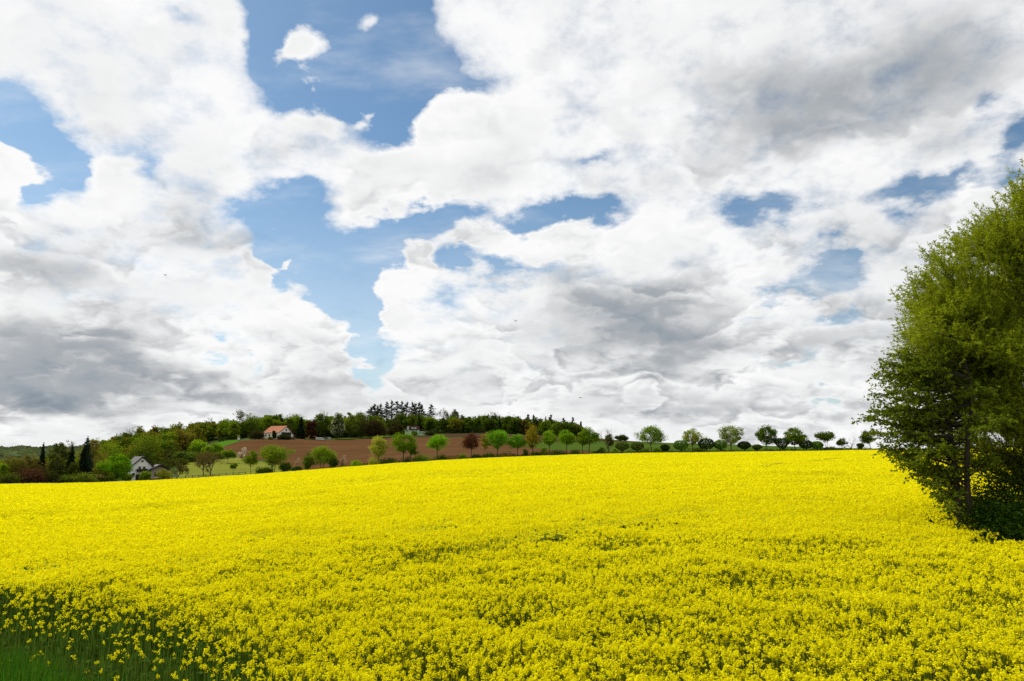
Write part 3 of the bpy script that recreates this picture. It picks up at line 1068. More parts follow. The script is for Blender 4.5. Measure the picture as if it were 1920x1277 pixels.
def bare_tree(name, label, px, base, top, wpx, r, seed=0, group=None, trunk=.28, twig=m_twig, leaves=0, colr=None, thick=1.0, lev=5):
    """tree not yet in leaf: forking limbs down to fine twigs"""
    rng = np.random.default_rng(3000 + seed)
    p = at(px, base, r)
    d0 = ray(px, top)
    h = CAM_Z + r * d0[2] / math.hypot(d0[0], d0[1]) - p[2]
    w = metres(px, base, r, wpx)
    S = Soup()
    ends = []

    def grow(p0, d, L, rad, lv):
        s = np.linspace(0, 1, 4)[:, None]
        bend = rng.normal(size=3) * .10 * L
        pts = p0 + d * L * s + bend * (s ** 2)
        S.add(tube(pts, np.linspace(rad, rad * .62, 4), 5 if lv > 2 else 3))
        e = pts[-1]
        if lv == 0:
            ends.append(e)
            return
        for _ in range(3 if lv != 1 else 2):
            nd = unit(d * .9 + rng.normal(size=3) * .50 + np.array([0, 0, .16]))
            k = rng.uniform(.60, .85)
            grow(pts[rng.integers(2, 4)], nd, L * k, max(rad * .56, .012), lv - 1)
    grow(np.array([0, 0, -.2]), np.array([0, 0, 1.0]), h * trunk + .2, h * .022 * thick, lev)
    V = np.concatenate(S.v)
    up = V[:, 2] > h * trunk
    kz = (h - h * trunk) / max(V[:, 2].max() - h * trunk, .1)
    kr = w / 2 / max(np.percentile(np.hypot(V[:, 0], V[:, 1]), 99), .1)
    for v in S.v:
        u = np.clip((v[:, 2] - h * trunk * .8) / (h * .2), 0, 1)
        f = 1 + (kr - 1) * u
        v[:, 0] *= f
        v[:, 1] *= f
        v[:, 2] = np.where(v[:, 2] > h * trunk, h * trunk + (v[:, 2] - h * trunk) * kz, v[:, 2])
    t = empty(name, (p[0], p[1], p[2] - .1))
    tag(t, label, 'tree', group)
    link('branches' if leaves else 'trunk', S.mesh(name + '_branches', [twig]), t)
    if leaves:
        E = np.array(ends)
        E = E * np.array([1 + (kr - 1), 1 + (kr - 1), 1])
        E[:, 2] = np.where(E[:, 2] > h * trunk, h * trunk + (E[:, 2] - h * trunk) * kz, E[:, 2])
        P = E[rng.integers(0, len(E), leaves)] + rng.normal(size=(leaves, 3)) * w * .035
        s = r * .0010 * rng.uniform(.6, 1.3, leaves)
        Cr = Soup()
        Cr.add(cards(P, s * 1.2, s, rng, up=.2))
        link('crown', Cr.mesh(name + '_crown', [leaf_mat(colr, .3, .35, .03, name + '_leaves')]), t)
    return t


def spruce_points(rng, h, w, n, layers=11, base=.04):
    t = 1 - np.sqrt(rng.random(n))
    t = base + (1 - base) * t
    ph = (t * layers) % 1.0
    rad = (1 - t) ** .85 * (.55 + .60 * (1 - ph)) * np.sqrt(rng.random(n)) * w / 2
    a = rng.uniform(0, 2 * np.pi, n)
    bulge = 1 + .16 * np.sin(a * 3 + np.floor(t * layers) * 2.1) + .07 * rng.normal(size=n)
    rad = rad * bulge
    P = np.stack([rad * np.cos(a), rad * np.sin(a), t * h - rad * .22], 1)
    al = np.stack([np.cos(a), np.sin(a), np.full(n, -.45)], 1) + rng.normal(size=(n, 3)) * .3
    return P, al


def conifer(name, label, px, base, top, wpx, r, colr=(.020, .034, .015), seed=0, group=None, n=3000, layers=9, cat='tree'):
    rng = np.random.default_rng(4000 + seed)
    p = at(px, base, r)
    d0 = ray(px, top)
    h = CAM_Z + r * d0[2] / math.hypot(d0[0], d0[1]) - p[2]
    w = metres(px, base, r, wpx)
    P, al = spruce_points(rng, h, w, n, layers)
    P[:, 2] = np.maximum(P[:, 2], .1)
    s = r * .0018 * rng.uniform(.7, 1.4, n)
    Cr, S = Soup(), Soup()
    Cr.add(cards(P, s * 1.5, s * .7, rng, up=.4, along=al))
    S.add(tube(np.array([[0, 0, -.3], [0, 0, h * .5], [0, 0, h * .98]]), [h * .02, h * .012, h * .003], 7))
    return plant(name, (p[0], p[1], p[2] - .1), label, cat, S, Cr, m_bark_dark, leaf_mat(colr, .15, .35, .02, name + '_needles'), group)


def pine(name, label, px, base, top, wpx, r, seed=0, group=None, colr=(.034, .048, .018), bare=.52):
    """tall forest pine: clean stem, ragged tufts near the top"""
    rng = np.random.default_rng(5000 + seed)
    p = at(px, base, r)
    d0 = ray(px, top)
    h = CAM_Z + r * d0[2] / math.hypot(d0[0], d0[1]) - p[2]
    w = metres(px, base, r, wpx)
    S, Cr = Soup(), Soup()
    lean = rng.normal() * .02 * h
    S.add(tube(np.array([[0, 0, -.3], [lean * .3, 0, h * .5], [lean, 0, h * .97]]), [h * .016, h * .012, h * .004], 6))
    nb = 30
    for k in range(nb):
        t = bare + (1 - bare) * (k + rng.uniform(0, .8)) / nb
        u = (t - bare) / (1 - bare)
        L = w / 2 * (1.25 * min(1, .55 + u * 1.6) * (1.05 - u) ** .8) * rng.uniform(.45, 1.15)
        a = rng.uniform(0, 2 * np.pi)
        p0 = np.array([lean * t, 0, h * t])
        e = p0 + np.array([np.cos(a) * L, np.sin(a) * L, L * rng.uniform(-.1, .45)])
        S.add(tube(np.array([p0, (p0 + e) / 2 + [0, 0, L * .06], e]), [h * .005, h * .004, h * .002], 4))
        m = 46
        c = p0 + (e - p0) * rng.uniform(.25, 1.1, (m, 1)) + rng.normal(size=(m, 3)) * np.array([.24, .24, .13]) * L
        s = r * .0011 * rng.uniform(.6, 1.3, m)
        Cr.add(cards(c, s * 1.5, s * .7, rng, up=.5))
    m = 40
    c = np.array([lean, 0, h * .965]) + rng.normal(size=(m, 3)) * np.array([.10, .10, .16]) * w * .6
    Cr.add(cards(c, r * .0013, r * .0008, rng, up=.3))
    return plant(name, (p[0], p[1], p[2] - .1), label, 'tree', S, Cr, m_bark_dark, leaf_mat(colr, .15, .35, .02, name + '_needles'), group)

# ------------------------------------------------------------------ the avenue along the far edge of the field
def lane(px, d=3.0):
    return ring_r(px, 0) + d


G_FRESH, G_MID, G_DARK, G_PALE, G_OLIVE = (.085, .165, .012), (.060, .115, .010), (.032, .062, .010), (.150, .185, .040), (.105, .105, .016)
AV = 'avenue trees along the far field edge'
broad_tree('avenue_tree', 'pale grey-green tree with ivied trunk, first of the avenue beside the ploughed field', 709, 868, 815, 38, lane(709), G_PALE, 'egg', .22, 40, 3200, seed=1, group=AV)
broad_tree('avenue_tree', 'deep green tree with broad crown before the brown field, right of the pale tree', 756, 863, 808, 44, lane(756), (.062, .120, .010), 'round', .24, 46, 3800, seed=2, group=AV)
broad_tree('small_tree', 'low slanting tree tucked against the right of the deep green tree', 768, 862, 831, 22, lane(768, 5), (.045, .085, .010), 'dome', .28, 22, 1300, seed=3, lean=8)
broad_tree('avenue_tree', 'bright green round tree alone before the brown field', 820, 856, 813, 37, lane(820), (.075, .185, .010), 'round', .26, 44, 3600, seed=4, group=AV)
broad_tree('copper_tree', 'purple-red leaved round tree in the avenue', 884, 855, 811, 35, lane(884), (.044, .020, .022), 'dome', .30, 38, 2600, seed=5, group=AV, hue=.02)
broad_tree('birch_tree', 'slim yellowish see-through tree between the purple tree and a large green one', 909, 853, 807, 15, lane(909, 4), (.150, .150, .028), 'column', .22, 26, 1000, seed=6, group=AV, trad=.07)
broad_tree('avenue_tree', 'largest dense bright green ball-crowned tree right of the slim yellowish tree', 933, 855, 805, 42, lane(933), (.062, .165, .014), 'round', .26, 60, 4800, seed=7, group=AV, shell=.6, clump=.2)
broad_tree('avenue_tree', 'smaller bright green tree between the ball crown and the olive tree', 970, 853, 813, 35, lane(970), (.062, .160, .014), 'dome', .34, 46, 3600, seed=8, group=AV, clump=.2)
broad_tree('avenue_tree', 'tall olive-yellow tree with thin lower crown', 999, 850, 796, 33, lane(999), G_OLIVE, 'drop', .16, 40, 2300, seed=9, group=AV)
broad_tree('avenue_tree', 'fresh green tree right after the tall olive one', 1031, 850, 807, 31, lane(1031), (.085, .170, .016), 'egg', .36, 36, 2900, seed=10, group=AV)
broad_tree('avenue_tree', 'fresh green tree with drooping lower limbs standing before the green strip', 1062, 848, 803, 34, lane(1062), (.070, .150, .012), 'dome', .36, 40, 3000, seed=11, group=AV)
broad_tree('avenue_tree', 'narrow olive green tree touching a wider neighbour on its right', 1092, 849, 808, 24, lane(1092, 5), (.070, .110, .012), 'dome', .34, 28, 1900, seed=12, group=AV)
broad_tree('avenue_tree', 'wide deep green tree just left of the leafless tree', 1105, 848, 801, 40, lane(1105), (.055, .110, .012), 'dome', .34, 44, 3800, seed=13, group=AV)
bare_tree('bare_tree', 'leafless grey tree left of the clipped globe trees', 1142, 848, 799, 42, lane(1142), seed=14, group=AV, trunk=.34)
shrub('round_bush', 'dark round bush behind the leafless tree', 1143, 840, 814, 17, lane(1143, 22), (.040, .060, .016), seed=15, prof='round')
broad_tree('horizon_tree', 'dark spreading tree far off on the skyline beyond the green crop', 1165, 829, 815, 25, ring_r(1165, 2.97), (.020, .036, .012), 'mound', .10, 30, 1700, seed=16)
broad_tree('avenue_tree', 'big airy green tree rising above the two clipped globes at the avenue gap', 1221, 845, 796, 53, lane(1221), (.062, .120, .016), 'dome', .28, 52, 3600, seed=17, group=AV, clump=.19)
broad_tree('avenue_tree', 'pale green open-branched tree between two globe trees, limbs showing', 1299, 846, 800, 41, lane(1299), (.105, .150, .028), 'dome', .30, 46, 2200, seed=18, group=AV, clump=.18, limbs=30)
broad_tree('avenue_tree', 'tallest airy light green tree on the skyline', 1371, 846, 794, 48, lane(1371), (.080, .125, .026), 'dome', .26, 54, 2900, seed=19, group=AV, clump=.18, limbs=28)
broad_tree('avenue_tree', 'dark green drop-crowned tree between the lowest globe and the heart-shaped globe', 1438, 845, 797, 40, lane(1438), (.032, .066, .012), 'round', .22, 50, 3800, seed=20, group=AV, clump=.2)
broad_tree('avenue_tree', 'mid green evenly domed tree right of the heart-shaped globe', 1491, 845, 800, 43, lane(1491), (.055, .098, .014), 'egg', .20, 54, 4000, seed=21, group=AV, clump=.19)
broad_tree('umbrella_tree', 'flat-topped umbrella-crowned tree with forked trunk on the skyline', 1550, 843, 809, 39, lane(1550), (.034, .062, .014), 'fan', .44, 34, 2400, seed=22, group=AV, stems=2, spread=.12)
broad_tree('small_tree', 'thin little tree between the umbrella tree and a leafless tree', 1579, 843, 821, 20, lane(1579), (.040, .070, .018), 'dome', .36, 20, 800, seed=23, group=AV)
bare_tree('bare_tree', 'leafless pale grey tree near the big willow', 1596, 843, 810, 29, lane(1596), seed=24, group=AV, trunk=.36)
broad_tree('small_tree', 'dark leaning tree partly behind the big alder branches', 1633, 843, 808, 27, lane(1633), (.030, .055, .014), 'drop', .34, 24, 1700, seed=25, group=AV, lean=-8)

for i, (px, top, w, tone, prof, lab) in enumerate((
        (1167, 828, 26, 1, 'flat', 'dark flat-bottomed globe tree, first right of the leafless tree'),
        (1195, 828, 25, 1, 'flat', 'dark globe tree just left of the big airy tree'),
        (1247, 833, 17, 0, 'round', 'little dark globe tree at the right foot of the big airy tree'),
        (1277, 825, 27, 2, 'round', 'brighter green globe tree left of the pale open-branched tree'),
        (1325, 821, 29, 0, 'round', 'big dark globe tree right of the pale open-branched tree'),
        (1351, 825, 25, 2, 'flat', 'green flat-topped globe tree left of the tallest airy tree'),
        (1396, 827, 24, 0, 'flat', 'dark squarish clipped tree right of the tallest airy tree'),
        (1420, 833, 17, 1, 'flat', 'lowest brownish globe tree left of the dark drop-crowned tree'),
        (1467, 821, 30, 0, 'heart', 'very dark heart-shaped clipped tree between two big trees'),
        (1512, 825, 24, 0, 'round', 'very dark globe tree right of the evenly domed tree'),
        (1533, 827, 21, 2, 'round', 'mid green globe tree left of the umbrella-crowned tree'),
        (1614, 831, 12, 0, 'heart', 'tiny dark globe tree close to the willow'))):
    clipped_tree('globe_tree', lab, px, 848.5 - (px - 1167) * .013, top, w, lane(px, 1.5), ((.016, .028, .008), (.034, .050, .010), (.040, .078, .012))[tone], seed=30 + i, prof=prof)

# low growth along the lane
HB = 'bushes in the hedge strip behind the field'
for i, (px, top, w, colr, lab) in enumerate((
        (668, 861, 26, G_FRESH, 'bright low bush alone in a gap of the hedge strip'),
        (702, 852, 24, G_PALE, 'pale bush at the foot of the pale avenue tree'),
        (728, 857, 38, G_DARK, 'dark low bush between the pale and the deep green tree'),
        (764, 858, 18, G_DARK, 'small dark bush under the slanting tree'),
        (790, 849, 42, G_MID, 'largest mid green hedge bush between deep and bright green trees'),
        (826, 852, 28, G_DARK, 'dark bush at the foot of the lone bright green tree'),
        (867, 849, 18, (.085, .130, .016), 'yellowish bush left of the purple tree'),
        (892, 850, 20, G_DARK, 'dark bush right under the purple tree'),
        (916, 849, 26, G_DARK, 'dark bush under the slim yellowish tree'),
        (946, 850, 22, G_OLIVE, 'olive bush under the ball-crowned tree'),
        (985, 842, 14, G_DARK, 'dark upright bush left of the tall olive tree'),
        (1006, 847, 18, G_DARK, 'dark bush at the foot of the tall olive tree'),
        (1021, 838, 18, (.095, .125, .020), 'yellow-green bush between the tall olive and fresh green tree'),
        (1048, 844, 30, G_DARK, 'dark bush between two fresh green trees'),
        (1077, 843, 24, G_DARK, 'dark bush left of the narrow olive green tree'),
        (1116, 845, 16, G_DARK, 'small dark bush under the wide deep green tree'),
        (1128, 839, 20, G_DARK, 'dark ragged bush left of the leafless trunk'),
        (1153, 841, 14, G_MID, 'green bush right of the leafless trunk'),
        (1210, 838, 26, (.055, .090, .014), 'bush under the left side of the big airy tree'),
        (1232, 841, 24, G_MID, 'bush under the right side of the big airy tree'),
        (1311, 841, 26, (.055, .085, .014), 'low bush under the pale open-branched tree'),
        (1446, 841, 14, G_DARK, 'low dark bush under the dark drop-crowned tree'),
        (1557, 837, 26, G_DARK, 'low dark bush round the foot of the umbrella-crowned tree'))):
    rr = lane(px, 1.0)
    p = at(px, 855, rr)
    b = project(p[0], p[1], p[2])[1]
    shrub('hedge_bush', lab, px, b, top, w, rr, colr, seed=60 + i, group=HB, leaves=1100, clumps=18)
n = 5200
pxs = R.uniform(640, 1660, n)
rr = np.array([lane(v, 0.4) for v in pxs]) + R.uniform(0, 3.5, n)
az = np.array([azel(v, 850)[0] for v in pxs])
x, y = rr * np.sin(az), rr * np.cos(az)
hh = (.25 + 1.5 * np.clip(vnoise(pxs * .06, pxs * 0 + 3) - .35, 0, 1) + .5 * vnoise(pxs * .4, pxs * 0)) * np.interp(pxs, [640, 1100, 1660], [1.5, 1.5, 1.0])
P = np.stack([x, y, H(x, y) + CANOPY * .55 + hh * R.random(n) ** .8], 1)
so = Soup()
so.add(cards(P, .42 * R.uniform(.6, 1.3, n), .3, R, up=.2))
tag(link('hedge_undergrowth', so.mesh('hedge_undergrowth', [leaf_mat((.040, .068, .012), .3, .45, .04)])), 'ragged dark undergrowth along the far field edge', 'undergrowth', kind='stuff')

# ------------------------------------------------------------------ orchard and gardens on the left
EF = 'trees at the left edge of the field'
broad_tree('spreading_tree', 'wide fan-crowned green tree beside the orchard fence', 512, 886, 833, 64, lane(512, 4), (.070, .120, .014), 'fan', .24, 54, 4200, seed=100, stems=3, spread=.22, group=EF)
broad_tree('spreading_tree', 'broad twin-stemmed green tree with low skirts before the ploughed slope', 604, 880, 833, 52, lane(604, 4), (.075, .130, .014), 'dome', .22, 50, 4000, seed=101, stems=2, spread=.22, group=EF)
shrub('hedge_bush', 'dark upright bush left of the twin-stemmed tree', 578, 882, 846, 26, lane(578, 2), (.045, .080, .012), seed=102, prof='egg', leaves=1700)
shrub('hedge_bush', 'dark upright bush right of the twin-stemmed tree', 626, 878, 858, 18, lane(626, 2), (.035, .062, .012), seed=103, prof='egg')
shrub('hedge_bush', 'low dark bush under the wide fan-crowned tree', 494, 890, 876, 34, lane(494, 2), G_DARK, seed=104)
shrub('hedge_bush', 'dark bush right of the fan-crowned tree', 534, 887, 866, 26, lane(534, 2), G_DARK, seed=105, prof='egg')
shrub('hedge_bush', 'low dark bush between the two spreading trees', 556, 886, 874, 22, lane(556, 2), G_DARK, seed=106)
broad_tree('young_tree', 'slender young green tree with thin trunk at the fence', 469, 891, 842, 28, lane(469, 3), (.065, .115, .012), 'egg', .34, 30, 1800, seed=107, trad=.09, group=EF)
bare_tree('blossom_tree', 'small white-blossomed tree at the bottom of the ploughed slope', 454, 868, 839, 22, ring_r(454, 1.94), seed=108, trunk=.25, leaves=420, colr=(.55, .50, .48))
bare_tree('blossom_tree', 'sparse pale-blossomed sapling right of the twin-stemmed tree', 641, 878, 851, 14, lane(641, 3), seed=109, trunk=.3, leaves=50, colr=(.5, .45, .42))
bare_tree('blossom_tree', 'sparse pinkish sapling between the two spreading trees', 554, 884, 853, 16, lane(554, 6), seed=110, trunk=.3, leaves=60, colr=(.5, .42, .38))
broad_tree('orchard_tree', 'small round green fruit tree on the upper meadow', 427, 866, 842, 27, ring_r(427, 1.75), (.060, .120, .012), 'dome', .30, 30, 2000, seed=111)
broad_tree('orchard_tree', 'tiny young fruit tree in the middle of the meadow', 437, 887, 866, 14, ring_r(437, 1.09), (.065, .110, .014), 'dome', .40, 16, 620, seed=112, trad=.06)
bare_tree('budding_tree', 'left of the two brown budding trees with dark trunks', 382, 890, 846, 44, ring_r(382, 1.12), seed=113, trunk=.20, twig=m_bark, leaves=1500, colr=(.120, .090, .028), thick=1.2)
bare_tree('budding_tree', 'right of the two brown budding trees with dark trunks', 394, 892, 845, 46, ring_r(394, 1.05), seed=114, trunk=.22, twig=m_bark, leaves=1500, colr=(.110, .085, .026), thick=1.2)
bare_tree('budding_tree', 'brownish half-bare tree beside the low shed', 333, 897, 864, 38, lane(333, 6), seed=115, trunk=.25, twig=m_bark, leaves=1500, colr=(.095, .085, .020), thick=1.2)
shrub('garden_bush', 'yellow-green bush in front of the low shed', 307, 899, 879, 26, lane(307, 3), (.090, .110, .018), seed=116)
shrub('garden_bush', 'green bush at the right corner of the white house', 271, 903, 883, 22, lane(271, 4), (.060, .110, .012), seed=117, prof='round')
shrub('garden_bush', 'bright green bush at the left corner of the white house', 238, 905, 885, 18, lane(238, 4), (.070, .130, .012), seed=118, prof='round')
broad_tree('round_tree', 'dense bright green round tree left of the white house', 217, 906, 851, 50, lane(217, 8), (.055, .135, .008), 'round', .16, 70, 5200, seed=119, shell=.6, clump=.2)
shrub('weeping_bush', 'low mounded weeping green bush', 154, 909, 886, 46, lane(154, 3), (.055, .085, .018), seed=120, leaves=2600, clumps=30)
shrub('garden_bush', 'mid green bush left of the weeping bush', 122, 909, 888, 22, lane(122, 4), (.045, .080, .014), seed=121)
shrub('garden_bush', 'grey-twigged bush between weeping bush and round tree', 186, 908, 886, 20, lane(186, 5), (.080, .075, .045), seed=122, leaves=900)
shrub('red_bush', 'big dull red-leaved bush', 57, 911, 877, 56, lane(57, 5), (.036, .020, .022), seed=123, leaves=2600, clumps=30, hue=.02)
shrub('yew_bush', 'dark cone-shaped evergreen bush', 133, 908, 861, 26, lane(133, 8), (.026, .040, .010), seed=124, prof='egg', leaves=2000)
conifer('spruce_tree', 'lone dark pointed spruce against the far ridge', 74, 905, 828, 23, lane(74, 18), seed=125)
broad_tree('tall_tree', 'tall dark grey-green tree right of the lone spruce', 105, 908, 823, 38, lane(105, 16), (.036, .052, .018), 'column', .10, 50, 3600, seed=126)
conifer('spruce_tree', 'dark spruce with a broken spiky top behind the evergreen bush', 129, 908, 831, 34, lane(129, 14), (.012, .020, .010), seed=127)
conifer('spruce_tree', 'broad black-green spruce below the pyramid tip', 152, 908, 834, 40, lane(152, 14), (.012, .020, .010), seed=128)
conifer('pyramid_tree', 'blue-green pyramid tip rising above the wood edge', 157, 900, 816, 52, lane(157, 40), (.018, .036, .022), seed=129, layers=5)
bare_tree('bare_tree', 'thin yellowish budding tree on the skyline beside the tall dark tree', 124, 900, 824, 30, lane(124, 50), seed=130, leaves=500, colr=(.15, .14, .05))
broad_tree('garden_tree', 'olive brown tree at the left picture edge', 22, 909, 852, 60, lane(22, 14), (.052, .056, .018), 'dome', .10, 44, 3200, seed=131)
broad_tree('garden_tree', 'brownish twiggy tree left of the lone spruce', 52, 908, 848, 44, lane(52, 16), (.050, .046, .022), 'dome', .10, 40, 2600, seed=132)
shrub('garden_bush', 'bright green bush at the left picture edge', 4, 911, 867, 20, lane(4, 8), (.060, .110, .010), seed=133, prof='egg')
shrub('garden_bush', 'dark bush low at the left picture edge', 14, 912, 884, 44, lane(14, 3), (.030, .045, .012), seed=134)
shrub('garden_bush', 'dark bush between the red bush and the tall dark tree', 92, 911, 880, 40, lane(92, 5), (.018, .026, .010), seed=135)
shrub('garden_bush', 'dark bush under the round tree beside the white house', 200, 908, 893, 26, lane(200, 3), (.022, .034, .010), seed=136)

# edge of the wood above the meadow
WE = 'trees along the edge of the wood'
for i, (px, top, w, f, colr, prof, lab) in enumerate((
        (170, 822, 60, 1.95, (.062, .060, .020), 'dome', 'brown-olive budding tree behind the pyramid tip'),
        (190, 862, 40, 1.63, (.085, .100, .018), 'egg', 'yellow-green slim tree left of the dense round tree'),
        (255, 836, 44, 2.11, (.055, .105, .012), 'dome', 'green tree behind the white house gable'),
        (280, 826, 44, 2.24, (.095, .105, .016), 'egg', 'yellow-olive tree right behind the white house'),
        (310, 840, 50, 2.1, (.050, .064, .018), 'dome', 'dark olive tree above the low shed'),
        (345, 845, 44, 2.01, (.045, .080, .020), 'dome', 'bluish green tree at the top corner of the meadow'),
        (368, 824, 34, 2.18, (.090, .170, .014), 'round', 'bright fresh green tree on the wood edge'),
        (388, 836, 26, 2.1, (.075, .140, .014), 'round', 'smaller fresh green tree on the wood edge'),
        (404, 829, 26, 2.18, (.075, .150, .014), 'egg', 'bright green tree just left of the small bright field'),
        (326, 862, 52, 1.85, (.028, .040, .012), 'mound', 'dark thicket tree on the upper edge of the meadow'),
        (290, 872, 60, 1.83, (.026, .036, .012), 'mound', 'dark thicket tree behind the low shed roof'),
        (368, 852, 60, 2.02, (.040, .058, .014), 'mound', 'dark thicket tree above the budding pair'),
        (412, 846, 22, 2.07, (.060, .100, .014), 'round', 'round green bushy tree at the left foot of the ploughed slope'))):
    r = ring_r(px, f)
    p = at(px, 860, r)
    b = project(p[0], p[1], p[2])[1]
    broad_tree('wood_edge_tree', lab, px, b, top, w, r, colr, prof, .12, 40, 2600, seed=140 + i, group=WE)

# garden trees on the hilltop round the two houses
HT = 'trees round the hilltop houses'
conifer('spruce_tree', 'dark spruce right of the red-roofed house', 563, 826, 781, 19, ring_r(563, 3.03), (.016, .026, .013), seed=160, group=HT)
broad_tree('copper_beech', 'dark purple tree between the spruce and the flowering chestnut', 583, 826, 786, 21, ring_r(583, 3.02), (.026, .013, .014), 'column', .12, 36, 2400, seed=161, group=HT, hue=.02)
chest = broad_tree('chestnut_tree', 'tall chestnut dotted with pale blossom candles', 632, 824, 774, 30, ring_r(632, 3), (.034, .062, .020), 'egg', .08, 52, 3600, seed=162, group=HT)
cw, ch_ = metres(632, 824, ring_r(632, 3), 30), metres(632, 824, ring_r(632, 3), 50)
n = 420
P = envelope(n, 'egg', R, .93) * np.array([cw * .50, cw * .50, ch_ * .9]) + [0, 0, ch_ * .1]
so = Soup()
so.add(cards(P, .75, .40, R, along=np.tile([[.05, .05, 1.0]], (n, 1))))
link('blossoms', so.mesh('chestnut_blossoms', [leaf_mat((.62, .60, .50), .3, .15, .02, 'chestnut_blossoms')]), chest)
broad_tree('copper_beech', 'broad dark purplish beech left of the hilltop house with dormers', 703, 824, 783, 44, ring_r(703, 2.95), (.022, .020, .014), 'dome', .10, 54, 3800, seed=163, group=HT)
broad_tree('dark_tree', 'dark brownish tree directly left of the house with dormers', 741, 822, 788, 30, ring_r(741, 2.96), (.024, .026, .014), 'dome', .12, 36, 2400, seed=164, group=HT)
shrub('garden_bush', 'dark bush at the left of the red-roofed house', 481, 826, 807, 27, ring_r(481, 3), (.020, .022, .014), seed=165, group=HT)
shrub('garden_bush', 'dark green bush leaning on the long wall of the red-roofed house', 514, 824, 807, 8, ring_r(515, 2.94), (.018, .030, .010), seed=166, group=HT, prof='egg')
shrub('garden_bush', 'yellow-green bush under the eaves of the red-roofed house', 507, 824, 819, 8, ring_r(507, 2.94), (.085, .110, .020), seed=167, group=HT)
shrub('garden_bush', 'dark clipped bush before the terrace of the red-roofed house', 533, 826, 818, 24, ring_r(533, 2.95), (.016, .024, .010), seed=168, group=HT)
shrub('garden_bush', 'dark bush beside the pale green outbuilding', 806, 818, 810, 20, ring_r(806, 2.95), (.018, .028, .012), seed=169, group=HT)
shrub('garden_bush', 'green bush before the wall of the house with dormers', 777, 815, 808, 11, ring_r(777, 2.95), (.040, .070, .014), seed=170, group=HT)
shrub('garden_bush', 'yellow-green bush left of the house with dormers', 737, 815, 805, 14, ring_r(737, 3), (.060, .085, .020), seed=171, group=HT)
broad_tree('wood_edge_tree', 'grey-green tree at the wood edge right of the chestnut', 676, 824, 770, 36, ring_r(676, 3.02), (.046, .068, .020), 'egg', .08, 44, 3000, seed=172, group=WE)
broad_tree('wood_edge_tree', 'yellow-green tree right behind the flowering chestnut', 655, 824, 771, 28, ring_r(655, 3.11), (.070, .105, .016), 'egg', .08, 40, 2600, seed=173, group=WE)
broad_tree('wood_edge_tree', 'bright green tree above the small bright field', 420, 828, 784, 40, ring_r(420, 3.36), (.070, .125, .012), 'dome', .10, 44, 3000, seed=174, group=WE)
broad_tree('wood_edge_tree', 'mid green tree left of the bare-topped tree', 436, 826, 787, 34, ring_r(436, 3.24), (.060, .115, .012), 'dome', .10, 40, 2600, seed=175, group=WE)
broad_tree('wood_edge_tree', 'green wide tree between bare-topped tree and red-roofed house', 470, 824, 776, 46, ring_r(470, 3.19), (.045, .080, .014), 'dome', .10, 48, 3200, seed=176, group=WE)
broad_tree('wood_edge_tree', 'fresh green tree right above the red roof', 500, 822, 777, 44, ring_r(500, 3.29), (.062, .110, .012), 'dome', .10, 48, 3200, seed=177, group=WE)
broad_tree('wood_edge_tree', 'fresh green tree behind the spruce beside the red-roofed house', 548, 822, 773, 44, ring_r(548, 3.29), (.055, .100, .012), 'dome', .10, 48, 3200, seed=178, group=WE)
broad_tree('wood_edge_tree', 'dark tree above the parked white vehicle', 602, 822, 772, 40, ring_r(602, 3.24), (.034, .060, .014), 'dome', .10, 44, 3000, seed=179, group=WE)

# skyline pines and bare tops
SP = 'tall pines on the hilltop skyline'
for i, (px, top, w) in enumerate(((693, 764, 16), (700, 758, 15), (707, 762, 13), (713, 758, 14), (724, 754, 13), (734, 751.5, 13), (743, 752.5, 14), (752, 753.5, 14), (759, 754.5, 13), (772, 754.5, 15), (778, 757, 13), (785, 754.5, 15), (791, 759, 11), (806, 758.5, 13))):
    pine('pine_tree', 'dark tall pine, {} from the left in the row crowning the hilltop wood'.format('first second third fourth fifth sixth seventh eighth ninth tenth eleventh twelfth last'.split()[i]) if i < 13 else 'lone pine standing apart right of the pine row', px, 812, top, w * 1.6, ring_r(px, 3.82) + 9 * (i % 3), seed=180 + i, group=SP, bare=.40)
for i, (px, top) in enumerate(((1016 - 16, 778), (1033, 778), (1057, 784), (1074.5, 783), (1089.5, 791), (990, 777))):
    pine('skyline_conifer', 'ragged conifer top above the {}'.format(('right wood behind the olive avenue tree', 'right wood left of the wood end', 'dark right wood between two conifers', 'sloping end of the right wood',
         'very end of the right wood', 'right wood left of the olive tree')[i]), px, 818, top, 13, ring_r(px, 3.8), seed=200 + i, bare=.3, group='ragged conifer tops in the wood')
for i, (px, top, w, lab) in enumerate(((459, 768, 44, 'half-bare round-topped tree rising from the wood left of the red-roofed house'),
                                       (830, 765, 30, 'thin half-bare tree right of the lone pine'), (850, 768, 22, 'thin half-bare tree next to the dark skyline wood'),
                                       (676, 770, 16, 'thin bare tree left of the pine row'), (958, 773, 30, 'bare tree top over the right wood'),
                                       (928, 773, 26, 'half-bare tree top over the right wood left of the bare one'), (393, 777, 26, 'wispy bare tree top on the left skyline'), (248, 798, 30, 'wispy bare tree top over the white house'))):
    r = ring_r(px, 3.75)
    p = at(px, 815, r)
    b = project(p[0], p[1], p[2])[1]
    bare_tree('skyline_tree', lab, px, b, top, w, r, seed=220 + i, trunk=.35, leaves=(700 if i in (0, 1, 2, 5) else 120), colr=(.085, .095, .035), lev=5)
broad_tree('skyline_tree', 'tufted tree with see-through crown at the wood right of the pines', 853, 812, 767, 18, ring_r(853, 3.86), (.034, .050, .016), 'egg', .35, 22, 1100, seed=230)

